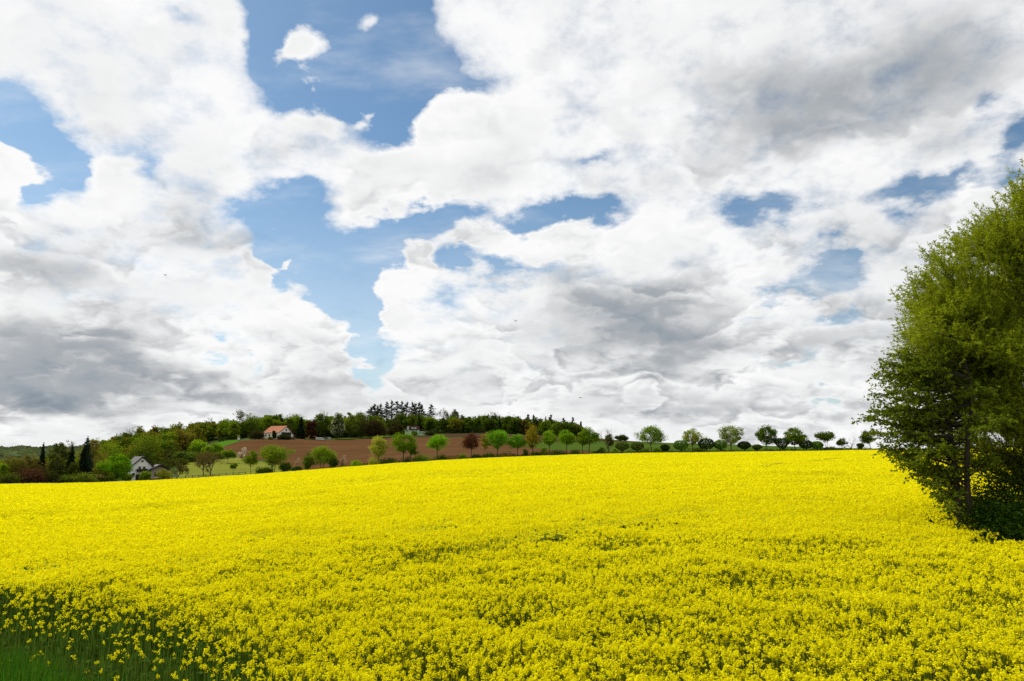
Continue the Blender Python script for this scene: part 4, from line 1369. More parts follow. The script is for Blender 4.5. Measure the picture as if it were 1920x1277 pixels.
# ------------------------------------------------------------------ the wood on the hill, one mass
wr = np.random.default_rng(77)
wood_l, wood_t = Soup(), Soup()
tones = [(.088, .092, .014), (.072, .108, .012), (.052, .085, .010), (.095, .130, .012), (.034, .054, .010), (.090, .078, .020), (.020, .032, .013)]
TOPS = ([-300, 110, 150, 175, 200, 250, 300, 340, 380, 420, 450, 480, 500, 540, 600, 660, 700, 760, 800, 860, 900, 960, 1000, 1040, 1070, 1097],
        [858, 852, 842, 820, 814, 799, 790, 786, 786, 785, 786, 782, 777, 772, 771, 774, 768, 766, 776, 778, 775, 776, 780, 782, 788, 799])
cnt = 0
while cnt < 340:
    px = wr.uniform(160, 1092) if cnt < 300 else wr.uniform(-260, 165)
    if px < 160:
        r = ring_r(px, wr.uniform(1.9, 3.6))
    elif px < 420:
        r = ring_r(px, wr.uniform(1.9 if px < 330 else (2.12 if px < 372 else 3.2), 3.85))
    else:
        r = ring_r(px, wr.uniform(np.interp(px, [420, 480, 700, 1092], [3.05, 3.22, 3.16, 3.06]), 3.95))
    p = at(px, 830, r)
    b = project(p[0], p[1], p[2])[1]
    lim = np.interp(px, *TOPS) + wr.uniform(-1, 6) + (wr.uniform(0, 12) if px < 420 else wr.uniform(0, 3))
    h = wr.uniform(10, 16)
    d0 = ray(px, lim)
    h = min(h, CAM_Z + r * d0[2] / math.hypot(d0[0], d0[1]) - p[2])
    if h < 4.5:
        continue
    cnt += 1
    if px < 420:
        ti = wr.choice(7, p=[.34, .18, .08, .14, .06, .18, .02])
    elif px < 690:
        ti = wr.choice(7, p=[.06, .28, .30, .22, .12, .0, .02])
    else:
        ti = wr.choice(7, p=[.04, .10, .30, .02, .34, .06, .14])
    w = wr.uniform(7.0, 11.0)
    if ti == 6:
        n = 700
        P, al = spruce_points(wr, h * 1.03, w * .6, n, 9)
        v, q = cards(P, r * .0027, r * .0014, wr, up=.4, along=al)
    else:
        C, (v, q) = crown_of(wr, h, w, h * .08, wr.choice(['dome', 'egg', 'dome', 'round']), 40, 2000, r * .0017, .5, .30)
    v = v + p
    wood_l.add((v, q), int(ti))
    wood_t.add(tube(np.array([[0, 0, -.4], [0, 0, h * .4], [wr.normal() * .3, 0, h * .75]]) + p, [.22, .16, .07], 5), 7)
wood_l.add((np.concatenate(wood_t.v), np.concatenate(wood_t.q)), 7)
wood = link('hill_woodland', wood_l.mesh('hill_woodland', [leaf_mat((c[0] * 1.6, c[1] * 1.6, c[2] * 1.05), .46, .32, .03, 'woodland_leaves') for c in tones] + [m_bark_dark]))
tag(wood, 'mixed spring wood covering the hill behind the houses and ploughed field', 'woodland', kind='stuff')

# shrubs closing the foot of the wood
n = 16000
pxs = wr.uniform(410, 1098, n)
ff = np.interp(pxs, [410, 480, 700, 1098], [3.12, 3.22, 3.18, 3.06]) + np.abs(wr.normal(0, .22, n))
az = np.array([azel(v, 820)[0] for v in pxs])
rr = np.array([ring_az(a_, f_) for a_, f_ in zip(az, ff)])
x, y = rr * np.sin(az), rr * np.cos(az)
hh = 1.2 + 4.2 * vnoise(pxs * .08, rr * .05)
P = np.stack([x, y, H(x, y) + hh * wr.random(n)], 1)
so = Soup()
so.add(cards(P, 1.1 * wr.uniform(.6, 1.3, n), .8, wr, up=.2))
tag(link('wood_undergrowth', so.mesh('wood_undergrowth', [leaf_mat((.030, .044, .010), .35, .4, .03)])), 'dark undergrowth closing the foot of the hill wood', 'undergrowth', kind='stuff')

# far wooded ridge on the left
n = 60000
pxs = wr.uniform(-520, 175, n)
rr = np.where(wr.random(n) < .5, wr.uniform(650, 2000, n), wr.uniform(2000, 3350, n))
az = np.array([azel(v, 848)[0] for v in pxs])
x, y = rr * np.sin(az), rr * np.cos(az)
g_ = H(x, y)
P = np.stack([x, y, g_ + wr.uniform(1, 16, n)], 1)
fpx, fpy = project(P[:, 0], P[:, 1], P[:, 2] + 7)
ok = fpy > 834.5 + 1.5 * np.sin(fpx * .11)
P, rr, x, y = P[ok], rr[ok], x[ok], y[ok]
far = Soup()
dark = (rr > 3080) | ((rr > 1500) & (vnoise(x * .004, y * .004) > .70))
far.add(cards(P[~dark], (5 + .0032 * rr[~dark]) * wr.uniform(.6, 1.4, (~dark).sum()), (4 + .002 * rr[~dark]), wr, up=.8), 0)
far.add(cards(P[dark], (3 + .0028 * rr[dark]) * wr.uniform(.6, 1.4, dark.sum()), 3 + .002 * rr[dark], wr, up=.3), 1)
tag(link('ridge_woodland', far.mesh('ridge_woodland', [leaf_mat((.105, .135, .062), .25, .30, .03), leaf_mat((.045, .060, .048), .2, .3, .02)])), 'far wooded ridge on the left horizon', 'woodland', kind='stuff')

# ------------------------------------------------------------------ buildings, fences and small things
class Boxes:
    """solid boxes, prisms and bars for one part"""
    def __init__(self):
        self.v, self.f = [], []

    def poly(self, vs, fs):
        n = len(self.v)
        self.v += [tuple(p) for p in vs]
        self.f += [tuple(i + n for i in f) for f in fs]

    def box(self, x0, x1, y0, y1, z0, z1):
        self.poly([(x0, y0, z0), (x1, y0, z0), (x1, y1, z0), (x0, y1, z0), (x0, y0, z1), (x1, y0, z1), (x1, y1, z1), (x0, y1, z1)],
                  [(3, 2, 1, 0), (4, 5, 6, 7), (0, 1, 5, 4), (1, 2, 6, 5), (2, 3, 7, 6), (3, 0, 4, 7)])
        return self

    def slab(self, quad, t):
        """plate of thickness t under a four-cornered face"""
        q = np.array(quad, float)
        n = np.cross(q[1] - q[0], q[3] - q[0])
        n = n / np.linalg.norm(n) * t
        self.poly(list(q) + list(q - n), [(0, 1, 2, 3), (7, 6, 5, 4), (0, 4, 5, 1), (1, 5, 6, 2), (2, 6, 7, 3), (3, 7, 4, 0)])
        return self

    def prism(self, outline, y0, y1):
        """outline in x-z, pushed from y0 to y1"""
        k = len(outline)
        vs = [(x, y0, z) for x, z in outline] + [(x, y1, z) for x, z in outline]
        fs = [tuple(range(k)), tuple(range(2 * k - 1, k - 1, -1))] + [(i + k, (i + 1) % k + k, (i + 1) % k, i) for i in range(k)]
        self.poly(vs, fs)
        return self

    def build(self, name, mat, parent=None, bevel=0.0, loc=None):
        me = bpy.data.meshes.new(name)
        me.from_pydata(self.v, [], self.f)
        me.materials.append(mat)
        me.update()
        import bmesh
        bm = bmesh.new()
        bm.from_mesh(me)
        bmesh.ops.recalc_face_normals(bm, faces=bm.faces)
        if bevel:
            bmesh.ops.bevel(bm, geom=bm.edges[:], offset=bevel, segments=2, affect='EDGES', profile=.5)
        bm.to_mesh(me)
        bm.free()
        o = link(name, me, parent)
        if loc is not None:
            o.location = loc
        return o


m_white = principled('white_render', (.74, .74, .72), .9, .2, (.8, (.66, .66, .63)))
m_cream = principled('cream_render', (.80, .77, .68), .9, .2, (.8, (.72, .69, .60)))
m_beige = principled('beige_render', (.30, .27, .21), .9, .1, (.8, (.25, .22, .17)))
m_greenwall = principled('pale_green_render', (.42, .56, .36), .9, .2, (.8, (.36, .50, .31)))
m_tile_red = principled('red_roof_tiles', (.37, .155, .085), .95, .05, (1.2, (.28, .115, .065)), (6.0, .5, .1))
m_tile_brown = principled('brown_roof_tiles', (.105, .055, .042), .85, .2, (1.6, (.075, .042, .034)), (6.0, .5, .1))
m_tile_grey = principled('grey_roof_tiles', (.075, .070, .068), .8, .25, (1.6, (.11, .10, .098)), (6.0, .5, .1))
m_wood_dark = principled('dark_timber', (.020, .016, .014), .8, .2, (2.0, (.032, .026, .022)))
m_glass = principled('window_glass', (.012, .014, .018), .12, .6)
m_frame = principled('white_window_frame', (.72, .72, .70), .6, .3)
m_grey_wall = principled('grey_boards', (.10, .10, .10), .9, .2, (2.0, (.14, .14, .135)))
m_conc = principled('coping_stone', (.50, .48, .44), .9, .2, (2.0, (.40, .38, .35)))
m_brickdark = principled('dark_stone_wall', (.055, .040, .032), .9, .2, (2.0, (.08, .06, .05)))
m_paint = principled('white_car_paint', (.74, .75, .74), .35, .5)
m_tyre = principled('tyre_rubber', (.016, .016, .016), .9, .2)
m_post = principled('fence_timber', (.085, .07, .055), .95, .1, (4.0, (.12, .10, .08)))
m_wire = principled('fence_wire', (.16, .16, .15), .6, .4)
m_thatch = principled('faded_thatch', (.20, .17, .08), .95, .1, (2.0, (.26, .22, .12)))


def window(parent, x, z, w, h, y, n=1, framed=True, pane_name='pane'):
    """frame standing proud of the wall at y (facing -y) with dark panes set in it"""
    fr = Boxes()
    t = .09
    fr.box(x - w / 2, x - w / 2 + t, y - .08, y + .05, z, z + h).box(x + w / 2 - t, x + w / 2, y - .08, y + .05, z, z + h)
    fr.box(x - w / 2 + t, x + w / 2 - t, y - .08, y + .05, z, z + t).box(x - w / 2 + t, x + w / 2 - t, y - .08, y + .05, z + h - t, z + h)
    for k in range(1, n):
        c = x - w / 2 + w * k / n
        fr.box(c - t / 2, c + t / 2, y - .075, y + .05, z + t, z + h - t)
    f = fr.build('window', m_frame if framed else m_wood_dark, parent)
    Boxes().box(x - w / 2 + t, x + w / 2 - t, y - .04, y + .03, z + t, z + h - t).build('pane', m_glass, f)
    return f


def gable_house(root, w, L, eave, ridge, wall_m, roof_m, ov=.45, over_y=.5, eave_l=None):
    el = eave if eave_l is None else eave_l
    wl = Boxes().prism([(-w / 2, -.6), (w / 2, -.6), (w / 2, eave), (0, ridge - .14), (-w / 2, el)], 0, L)
    wall = wl.build('wall', wall_m, root)
    s = (ridge - eave) / (w / 2)
    lo = eave - ov * s
    ll = el - ov * (ridge - el) / (w / 2)
    rf = Boxes()
    rf.slab([(-w / 2 - ov, -over_y, ll + .12), (0, -over_y, ridge + .12), (0, L + over_y, ridge + .12), (-w / 2 - ov, L + over_y, ll + .12)][::-1], .22)
    rf.slab([(w / 2 + ov, L + over_y, lo + .12), (.003, L + over_y, ridge + .12), (.003, -over_y, ridge + .12), (w / 2 + ov, -over_y, lo + .12)][::-1], .22)
    roof = rf.build('roof', roof_m, root)
    vb = Boxes()
    for sx, lo in ((-1, ll), (1, lo)):
        q = [(sx * (w / 2 + ov), -over_y - .06, lo + .10), (0, -over_y - .06, ridge + .10), (0, -over_y - .005, ridge + .10), (sx * (w / 2 + ov), -over_y - .005, lo + .10)]
        vb.slab(q if sx > 0 else q[::-1], .30)
    vb.build('bargeboard', m_wood_dark, roof)
    return wall, roof


def base_at(px, py, r):
    p = at(px, py, r)
    return p, math.atan2(p[0], p[1])


# white gabled house at the foot of the hill
r = lane(263, 22)
p, az = base_at(264, 902, r)
mpp = metres(264, 880, r, 1)
zz = lambda py, px=264, rr=r: CAM_Z + rr * tan_el(px, py)
hb = zz(902)
house = empty('white_house', (p[0], p[1], hb), -az + math.radians(13))
tag(house, 'small white steep-gabled house with round attic window beside the dense round tree', 'house')
W_ = 38 * mpp
ez, rz_ = zz(876.5) - hb, zz(857.5) - hb
wall, roof = gable_house(house, W_, 8.6, ez, rz_, m_white, m_tile_grey, ov=.35, over_y=.55)
oc = Boxes()
k = 14
cx, cz, rad = -.02, zz(865) - hb, .36
ring = [(cx + math.cos(2 * math.pi * i / k) * rad, cz + math.sin(2 * math.pi * i / k) * rad) for i in range(k)]
oc.prism(ring, -.06, .05)
oc.build('round_window', m_glass, house)
wz0, wz1 = zz(883) - hb, zz(874) - hb
for sx in (-.62, .62):
    window(house, sx, wz0, .92, wz1 - wz0, 0, 1)
bl = Boxes().box(-1.45, 1.35, -1.15, 0, wz0 - .22, wz0 - .06)
bal = bl.build('balcony', m_wood_dark, house)
rl = Boxes().box(-1.45, 1.35, -1.15, -1.08, wz0 - .06, wz0 + .62).box(-1.45, -1.38, -1.08, 0, wz0 - .06, wz0 + .62).box(1.28, 1.35, -1.08, 0, wz0 - .06, wz0 + .62)
rl.build('railing', m_wood_dark, bal)
window(house, -W_ * .36, zz(893) - hb, 1.0, 1.05, 0, 1)
dr = Boxes().box(-1.55, .25, -.05, .06, -.3, 2.0)
dr.build('garage_door', m_wood_dark, house)
Boxes().box(W_ * .12, W_ * .12 + .62, 4.6, 5.3, rz_ - 1.4, rz_ + .75).build('chimney', m_brickdark, roof)

# low house with a shallow roof beside it
r = lane(297, 20)
mpp = metres(297, 885, r, 1)
p, az = base_at(298, 897, r)
zz = lambda py, px=298, rr=r: CAM_Z + rr * tan_el(px, py)
hb = zz(898)
shed = empty('low_house', (p[0], p[1], hb), -az + math.radians(8))
tag(shed, 'low building with shallow dark gable roof right of the white house', 'building')
w = 29 * mpp
wall, roof = gable_house(shed, w, 6.5, zz(881) - hb, zz(873) - hb, m_beige, m_tile_grey, ov=.5, over_y=.9)
window(shed, -w * .12, zz(893) - hb, 1.5, 1.1, 0, 2, False)
window(shed, w * .28, zz(893) - hb, .9, 1.1, 0, 1, False)
# garden wall with white coping
r = lane(310, 14)
p, az = base_at(311, 898, r)
zz = lambda py, px=311, rr=r: CAM_Z + rr * tan_el(px, py)
gw = empty('garden_wall', (p[0], p[1], zz(900)), -az)
tag(gw, 'dark garden wall with white coping below the low building', 'wall')
L2 = 28 * metres(311, 898, r, 1)
Boxes().box(-L2, L2, 0, .35, -1.2, zz(896.6) - zz(900)).build('wall', m_brickdark, gw)
Boxes().box(-L2 - .05, L2 + .05, -.06, .41, zz(896.6) - zz(900), zz(895.6) - zz(900)).build('coping', m_conc, gw)

# red-roofed house on the hilltop
r = ring_r(522, 3.0)
mpp = metres(522, 812, r, 1)
th = math.radians(43)
p, az = base_at(536, 822, r)
zz = lambda py, px=522, rr=r: CAM_Z + rr * tan_el(px, py)
hb = zz(823)
rh = empty('red_roof_house', (p[0], p[1], hb), -az + th)
tag(rh, 'cream house with big orange-red roof on the hilltop, loggia in its gable', 'house')
w = 27 * mpp / math.cos(th)
Lh = 26 * mpp / math.sin(th)
ez, rz_ = zz(815.5) - hb, zz(799) - hb
wall, roof = gable_house(rh, w, Lh, ez, rz_, m_cream, m_tile_red, ov=.45, over_y=.9, eave_l=zz(811.3) - hb)
ez = zz(811.3) - hb
lg = Boxes().box(-w * .30, w * .34, -.05, .10, zz(816.8) - hb, zz(810.3) - hb)
lg.build('loggia', m_wood_dark, rh)
lr = Boxes().box(-w * .30, w * .36, -1.3, -.06, zz(817.6) - hb, zz(816.9) - hb)
lr.build('balcony', m_cream, rh)
window(rh, -.1, zz(808.5) - hb, .95, 1.25, 0, 1, False)
tw = Boxes().box(-w * .42, w * .46, -2.6, -2.3, -1.2, 1.25)
tw.build('terrace_wall', m_brickdark, rh)
# windows of the long wall, which faces local -x
for yy, ww in ((Lh * .86, 1.3), (Lh * .62, 1.5), (Lh * .28, 1.5)):
    fr = Boxes().box(-w / 2 - .07, -w / 2 + .05, yy - ww / 2, yy + ww / 2, ez - 2.3, ez - .95).build('window', m_frame, rh)
    Boxes().box(-w / 2 - .10, -w / 2 + .02, yy - ww / 2 + .1, yy + ww / 2 - .1, ez - 2.2, ez - 1.05).build('pane', m_glass, fr)
# lean-to at the far end with its own low roof
an = Boxes().prism([(-w / 2 + .6, -.6), (w / 2 - 1, -.6), (w / 2 - 1, ez - 1.2), (-w / 2 + .6, ez - 2.2)], Lh + .02, Lh + 3.4)
ann = an.build('annex', m_cream, rh)
Boxes().slab([(-w / 2 - .2, Lh + .92, ez - 1.7), (-w / 2 - .2, Lh + 4.2, ez - 2.4), (w / 2 - .6, Lh + 4.2, ez - .9), (w / 2 - .6, Lh + .92, ez - .3)][::-1], .2).build('annex_roof', m_tile_brown, ann)
Boxes().box(.9, 1.6, Lh * .55, Lh * .55 + .7, rz_ - 1.5, rz_ + .9).build('chimney', m_brickdark, roof)

# carport, vehicle and shed right of the copper beech
r = ring_r(590, 3.03)
mpp = metres(588, 820, r, 1)
zz = lambda py, px=588, rr=r: CAM_Z + rr * tan_el(px, py)
p, az = base_at(587.5, 824, r)
hb = zz(825)
cp = empty('carport', (p[0], p[1], hb), -az + .15)
tag(cp, 'open carport with reddish roof behind the parked white vehicle', 'carport')
w = 13 * mpp
for sx in (-1, 1):
    for yy in (0, 4.2):
        Boxes().box(sx * w * .44 - .1, sx * w * .44 + .1, yy - .1, yy + .1, -.5, zz(820) - hb).build('post', m_wood_dark, cp)
Boxes().box(-w * .44, w * .44, 4.35, 4.5, -.4, zz(820) - hb).build('back_wall', m_wood_dark, cp)
rf = Boxes().prism([(-w * .55, zz(820) - hb), (w * .55, zz(820) - hb), (w * .55, zz(819.3) - hb), (w * .30, zz(815.8) - hb), (-w * .36, zz(815.8) - hb), (-w * .55, zz(819.3) - hb)], -.6, 5.0)
rf.build('roof', m_tile_red, cp)
p, az = base_at(600, 826, ring_r(600, 2.99))
zz = lambda py, px=600, rr=ring_r(600, 2.99): CAM_Z + rr * tan_el(px, py)
hb = zz(826.3)
car = empty('parked_van', (p[0], p[1], hb), -az)
tag(car, 'low white vehicle parked between carport and grey shed', 'van')
Lc = 15.5 * mpp
hz = zz(820.3) - hb
Boxes().prism([(-Lc / 2, .32), (Lc / 2, .32), (Lc / 2, hz * .52), (Lc * .40, hz * .60), (Lc * .27, hz), (-Lc * .44, hz), (-Lc / 2, hz * .8)], 0, 1.9).build('body', m_paint, car, .08)
for x0, x1 in ((-.41, -.17), (-.15, .07), (.09, .27)):
    Boxes().box(Lc * x0, Lc * x1, -.03, 1.93, hz * .62, hz * .90).build('window', m_glass, car)
for wx in (-.30, .31):
    wh = Boxes().prism([(Lc * wx + math.cos(a_) * .36, .36 + math.sin(a_) * .36) for a_ in np.linspace(0, 2 * math.pi, 15)[:-1]], -.04, .2)
    wh.build('wheel', m_tyre, car)
r = ring_r(614, 3.02)
p, az = base_at(614, 824, r)
zz = lambda py, px=614, rr=r: CAM_Z + rr * tan_el(px, py)
hb = zz(825)
gs = empty('grey_shed', (p[0], p[1], hb), -az)
tag(gs, 'dark flat-roofed shed with pale doors left of the flowering chestnut', 'shed')
w = 13 * mpp
Boxes().box(-w / 2, w / 2, 0, 4, -.6, zz(819.3) - hb).build('wall', m_grey_wall, gs)
Boxes().box(-w / 2 - .3, w / 2 + .3, -.4, 4.3, zz(819.3) - hb, zz(818.4) - hb).build('roof', m_wood_dark, gs)
for dx in (.05, .29):
    Boxes().box(w * dx, w * (dx + .19), -.06, .05, -.1, zz(820) - hb).build('door', m_conc, gs)

# house with dormers before the pines
r = ring_r(773, 3.0)
mpp = metres(773, 808, r, 1)
zz = lambda py, px=773, rr=r: CAM_Z + rr * tan_el(px, py)
p, az = base_at(772.5, 815, r)
hb = zz(815.5)
dh = empty('dormer_house', (p[0], p[1], hb), -az)
tag(dh, 'pale green house with brown mansard roof and two white dormers below the pines', 'house')
w = 27 * mpp
e_ = zz(806) - hb
t_ = zz(798.3) - hb
Boxes().box(-w / 2, w / 2, 0, 9, -1.0, e_).build('wall', m_greenwall, dh)
rf = Boxes().prism([(-w / 2 - .3, e_), (w / 2 + .3, e_), (w * .46, t_ - .4), (w * .40, t_), (-w * .30, t_), (-w * .38, t_ - .4)], -.5, 9.5)
roof = rf.build('roof', m_tile_brown, dh)
for dx in (.02, .22):
    d_ = Boxes().box(w * dx - .85, w * dx + .85, -.95, 1.4, zz(804.2) - hb, zz(801.4) - hb).build('dormer', m_tile_brown, roof)
    Boxes().box(w * dx - .65, w * dx + .65, -1.02, -.9, zz(803.8) - hb, zz(801.9) - hb).build('dormer_window', m_frame, d_)
Boxes().box(-w * .32, -w * .32 + .75, -.9, -.52, e_ - .2, zz(799.8) - hb).build('chimney', m_white, roof)
for dx in (-.33, .02, .30):
    window(dh, w * dx, zz(809.4) - hb, 1.5, 1.25, 0, 2)
gd = Boxes().box(w * .05, w * .34, -.07, .05, -.4, zz(811.5) - hb)
gd.build('garage_door', m_wood_dark, dh)
r = ring_r(793, 2.98)
p, az = base_at(793.5, 814, r)
ob = empty('low_outbuilding', (p[0], p[1], hb), -az)
tag(ob, 'low flat mint-green outbuilding right of the house with dormers', 'outbuilding')
w2 = 14 * mpp
Boxes().box(-w2 / 2, w2 / 2, 0, 4, -.8, zz(809.6) - hb).build('wall', m_greenwall, ob)
Boxes().box(-w2 / 2 - .2, w2 / 2 + .2, -.3, 4.2, zz(809.6) - hb, zz(808.9) - hb).build('roof', m_conc, ob)
window(ob, -.6, zz(812.6) - hb, 3.2, .8, 0, 3)

# little thatched field hut above the bright crop
r = ring_r(447, 2.99)
zz = lambda py, px=447, rr=r: CAM_Z + rr * tan_el(px, py)
p, az = base_at(447.5, 822, r)
hb = zz(822.6)
mpp = metres(447, 820, r, 1)
ht = empty('field_hut', (p[0], p[1], hb), -az)
tag(ht, 'tiny hut with straw-coloured roof at the top corner of the ploughed slope', 'hut')
w = 5 * mpp
Boxes().box(-w * .42, w * .42, 0, 1.8, -.5, zz(820.5) - hb).build('wall', m_white, ht)
Boxes().prism([(-w * .6, zz(820.6) - hb), (w * .7, zz(820.0) - hb), (w * .1, zz(815.3) - hb), (-w * .35, zz(816) - hb)], -.3, 2.1).build('roof', m_thatch, ht)

# orchard fences
def post_fence(label, posts, d, hgt, rails):
    pts = [at(px, 890, lane(px, d) if not callable(d) else d(px)) for px in posts]
    f = empty('post_fence', tuple(pts[0]))
    tag(f, label, 'fence')
    o = pts[0]
    for q_ in pts:
        Boxes().box(-.07, .07, -.07, .07, -.3, hgt).build('post', m_post, f, loc=tuple(q_ - o))
    for z_, rad, m_ in rails:
        S = Soup()
        S.add(tube(np.array([q_ - o + [0, .09, z_] for q_ in pts]), rad, 4))
        link('rail' if rad > .02 else 'wire', S.mesh('fence_rail', [m_]), f)


post_fence('post and rail fence along the lower edge of the orchard meadow', [348, 361, 373, 386, 399, 411, 424, 437, 448, 460], 7.0, 1.75, [(1.55, .045, m_post), (1.0, .018, m_wire), (.55, .018, m_wire)])
post_fence('short post fence between meadow and slope beside the fan-crowned tree', [480, 483.5, 487, 491, 494.5, 498], lambda px: ring_r(px, .9 - (px - 480) * .012), 1.7, [(1.2, .018, m_wire), (.7, .018, m_wire)])

# birds high over the field
m_bird = principled('dark_plumage', (.02, .02, .022), .9, .1)
for i, (px, py, dist, yaw, lab) in enumerate(((1088, 746, 95, .5, 'dark bird over the right end of the hill wood'), (1046.5, 740, 110, 1.4, 'tiny bird left of another above the wooded hill'),
                                              (967, 602, 90, 2.2, 'single dark bird high above mid field'), (310, 516, 100, .9, 'dark bird among the clouds on the left'))):
    d = ray(px, py)
    S = Soup()
    S.add(tube(np.array([[-.20, 0, 0], [-.12, 0, .01], [0, 0, .02], [.10, 0, .01], [.17, 0, .0]]), [.01, .035, .045, .03, .008], 6))
    for sy in (-1, 1):
        V = np.array([[-.04, sy * .03, .02], [.07, sy * .03, .02], [.05, sy * .17, .09], [-.03, sy * .17, .08], [-.01, sy * .36, .05], [-.06, sy * .36, .045]])
        S.add((V, np.array([[0, 1, 2, 3], [3, 2, 4, 5]])))
    b_ = link('bird', S.mesh('bird', [m_bird]))
    b_.location = tuple(np.array([0, 0, CAM_Z]) + d * dist)
    b_.rotation_euler = (.2, .1, yaw)
    tag(b_, lab, 'bird', 'birds over the field')

# ------------------------------------------------------------------ the big trees on the right
def axis_point(px, py, r):
    """world point on the line of sight through (px, py), r metres out"""
    d = ray(px, py)
    h = math.hypot(d[0], d[1])
    return np.array([d[0] / h * r, d[1] / h * r, CAM_Z + d[2] / h * r])


def sprays(S, tips, dirs, L, n_leaf, ll, lw, rng, droop=.35, mi_twig=0, twig=.006, angle=.7):
    """leafy twigs: a curved stalk with leaves set along it"""
    n = len(tips)
    d = unit(dirs)
    p0 = tips
    Ls = L * rng.uniform(.6, 1.35, n)
    p1 = p0 + d * Ls[:, None] * .55
    p2 = p1 + (d * .8 + np.array([0, 0, -droop])) * Ls[:, None] * .5
    w1, w2 = strips(p0, p1, twig, rng), strips(p1, p2, twig * .6, rng)
    t = rng.random((n, n_leaf))
    a = np.where((t < .5)[..., None], p0[:, None] + (p1 - p0)[:, None] * (t * 2)[..., None], p1[:, None] + (p2 - p1)[:, None] * (t * 2 - 1)[..., None])
    side = unit(rng.normal(size=(n, n_leaf, 3)))
    al = unit(d[:, None] * .8 + side * angle + np.array([0, 0, -droop * .8]))
    P = a + al * ll * .5
    P = P.reshape(-1, 3)
    al = al.reshape(-1, 3)
    s = rng.uniform(.65, 1.3, len(P))
    lf = cards(P, ll * s, lw * s, rng, along=al, up=.1)
    return (w1, w2), lf


def limb_path(p0, p1, rng, sag=.08, k=7, wob=.03):
    s = np.linspace(0, 1, k)[:, None]
    L = np.linalg.norm(p1 - p0)
    m = p0 + (p1 - p0) * s
    m[:, 2] += np.sin(s[:, 0] * np.pi) * sag * L
    m[1:-1] += rng.normal(size=(k - 2, 3)) * wob * L
    return m


# ---- willow: several leaning leaders, feathery upright twigs, narrow leaves
rng = np.random.default_rng(501)
base = at(1985, 1000, 24.5)
wil = empty('willow_tree', tuple(base))
tag(wil, 'huge feathery yellow-green willow filling the right edge, taller than all others', 'tree')
WS, WL = Soup(), Soup()
OUT = [(1925, 312), (1890, 348), (1848, 385), (1825, 415), (1798, 437), (1768, 445), (1742, 468), (1722, 520), (1710, 566), (1700, 610), (1684, 648), (1676, 700), (1690, 760), (1720, 800), (1775, 840),
       (1830, 420), (1870, 470), (1900, 420), (1780, 540), (1835, 540), (1890, 560), (1760, 640), (1820, 650), (1880, 680), (1780, 740), (1850, 770), (1910, 800), (1940, 400), (1960, 520),
       (1950, 640), (1960, 760), (1980, 340), (2010, 460), (2040, 600), (2060, 380), (2090, 520), (2120, 680), (2010, 800), (2150, 450), (2180, 600), (2080, 780), (2000, 540), (2030, 700), (2070, 460), (2100, 600), (2130, 760), (2160, 520), (2200, 680), (2190, 800), (2020, 380), (2120, 420), (1960, 340), (2060, 860), (2150, 880), (1930, 880), (1890, 850),
       (1730, 500), (1750, 560), (1712, 540), (1790, 480), (1810, 600), (1850, 510), (1870, 600), (1900, 520), (1910, 610), (1845, 690), (1890, 740), (1915, 690), (1865, 560), (1810, 560), (1770, 600), (1935, 580), (1895, 390), (1860, 430), (1925, 350), (1720, 600), (1735, 650), (1905, 450)]
tips, dirs = [], []
leaders = []
for lx, ly, lr, th_ in ((1905, 500, 23.0, .12), (1950, 430, 25.5, .14), (1850, 620, 22.0, .10), (2030, 420, 26.5, .13), (2110, 520, 25, .11), (1990, 600, 22.5, .10)):
    e = axis_point(lx, ly, lr) - base
    s0 = np.array([rng.normal() * .25, rng.normal() * .25, -.3])
    path = limb_path(s0, e, rng, .05, 9, .018)
    WS.add(tube(path, np.linspace(th_ * 1.5, .025, 9), 8))
    leaders.append(path)
LP = np.concatenate(leaders)
for (ox, oy) in OUT:
    for rep in range(5):
        rr_ = 22.6 + rng.normal() * 1.5 + (0 if ox < 1760 else rng.uniform(-.6, 2.0)) + (ox - 1800) * .004
        e = axis_point(ox + rng.normal() * 12 + 16, oy + abs(rng.normal()) * 10 + 18, rr_) - base
        low = LP[(LP[:, 2] < e[2] - .6) & (LP[:, 2] > 1.2)]
        if not len(low): low = LP[LP[:, 2] > 1.0]
        k = np.argmin(np.linalg.norm(low - e, axis=1) + (e[2] - low[:, 2]) * -.15)
        b0 = low[k]
        path = limb_path(b0, e, rng, -.06 if oy < 700 else .06, 7, .03)
        WS.add(tube(path, np.linspace(.024, .005, 7), 4))
        # side twigs all along the outer two thirds, mostly rising
        m = 34
        t = rng.uniform(.18, 1.0, m)
        i0 = np.clip((t * 6).astype(int), 0, 5)
        f = (t * 6 - i0)[:, None]
        q0 = path[i0] * (1 - f) + path[i0 + 1] * f
        dr = unit(path[-1] - path[0]) * .55 + rng.normal(size=(m, 3)) * .42 + np.array([0, 0, .62])
        tips.append(q0)
        dirs.append(dr)
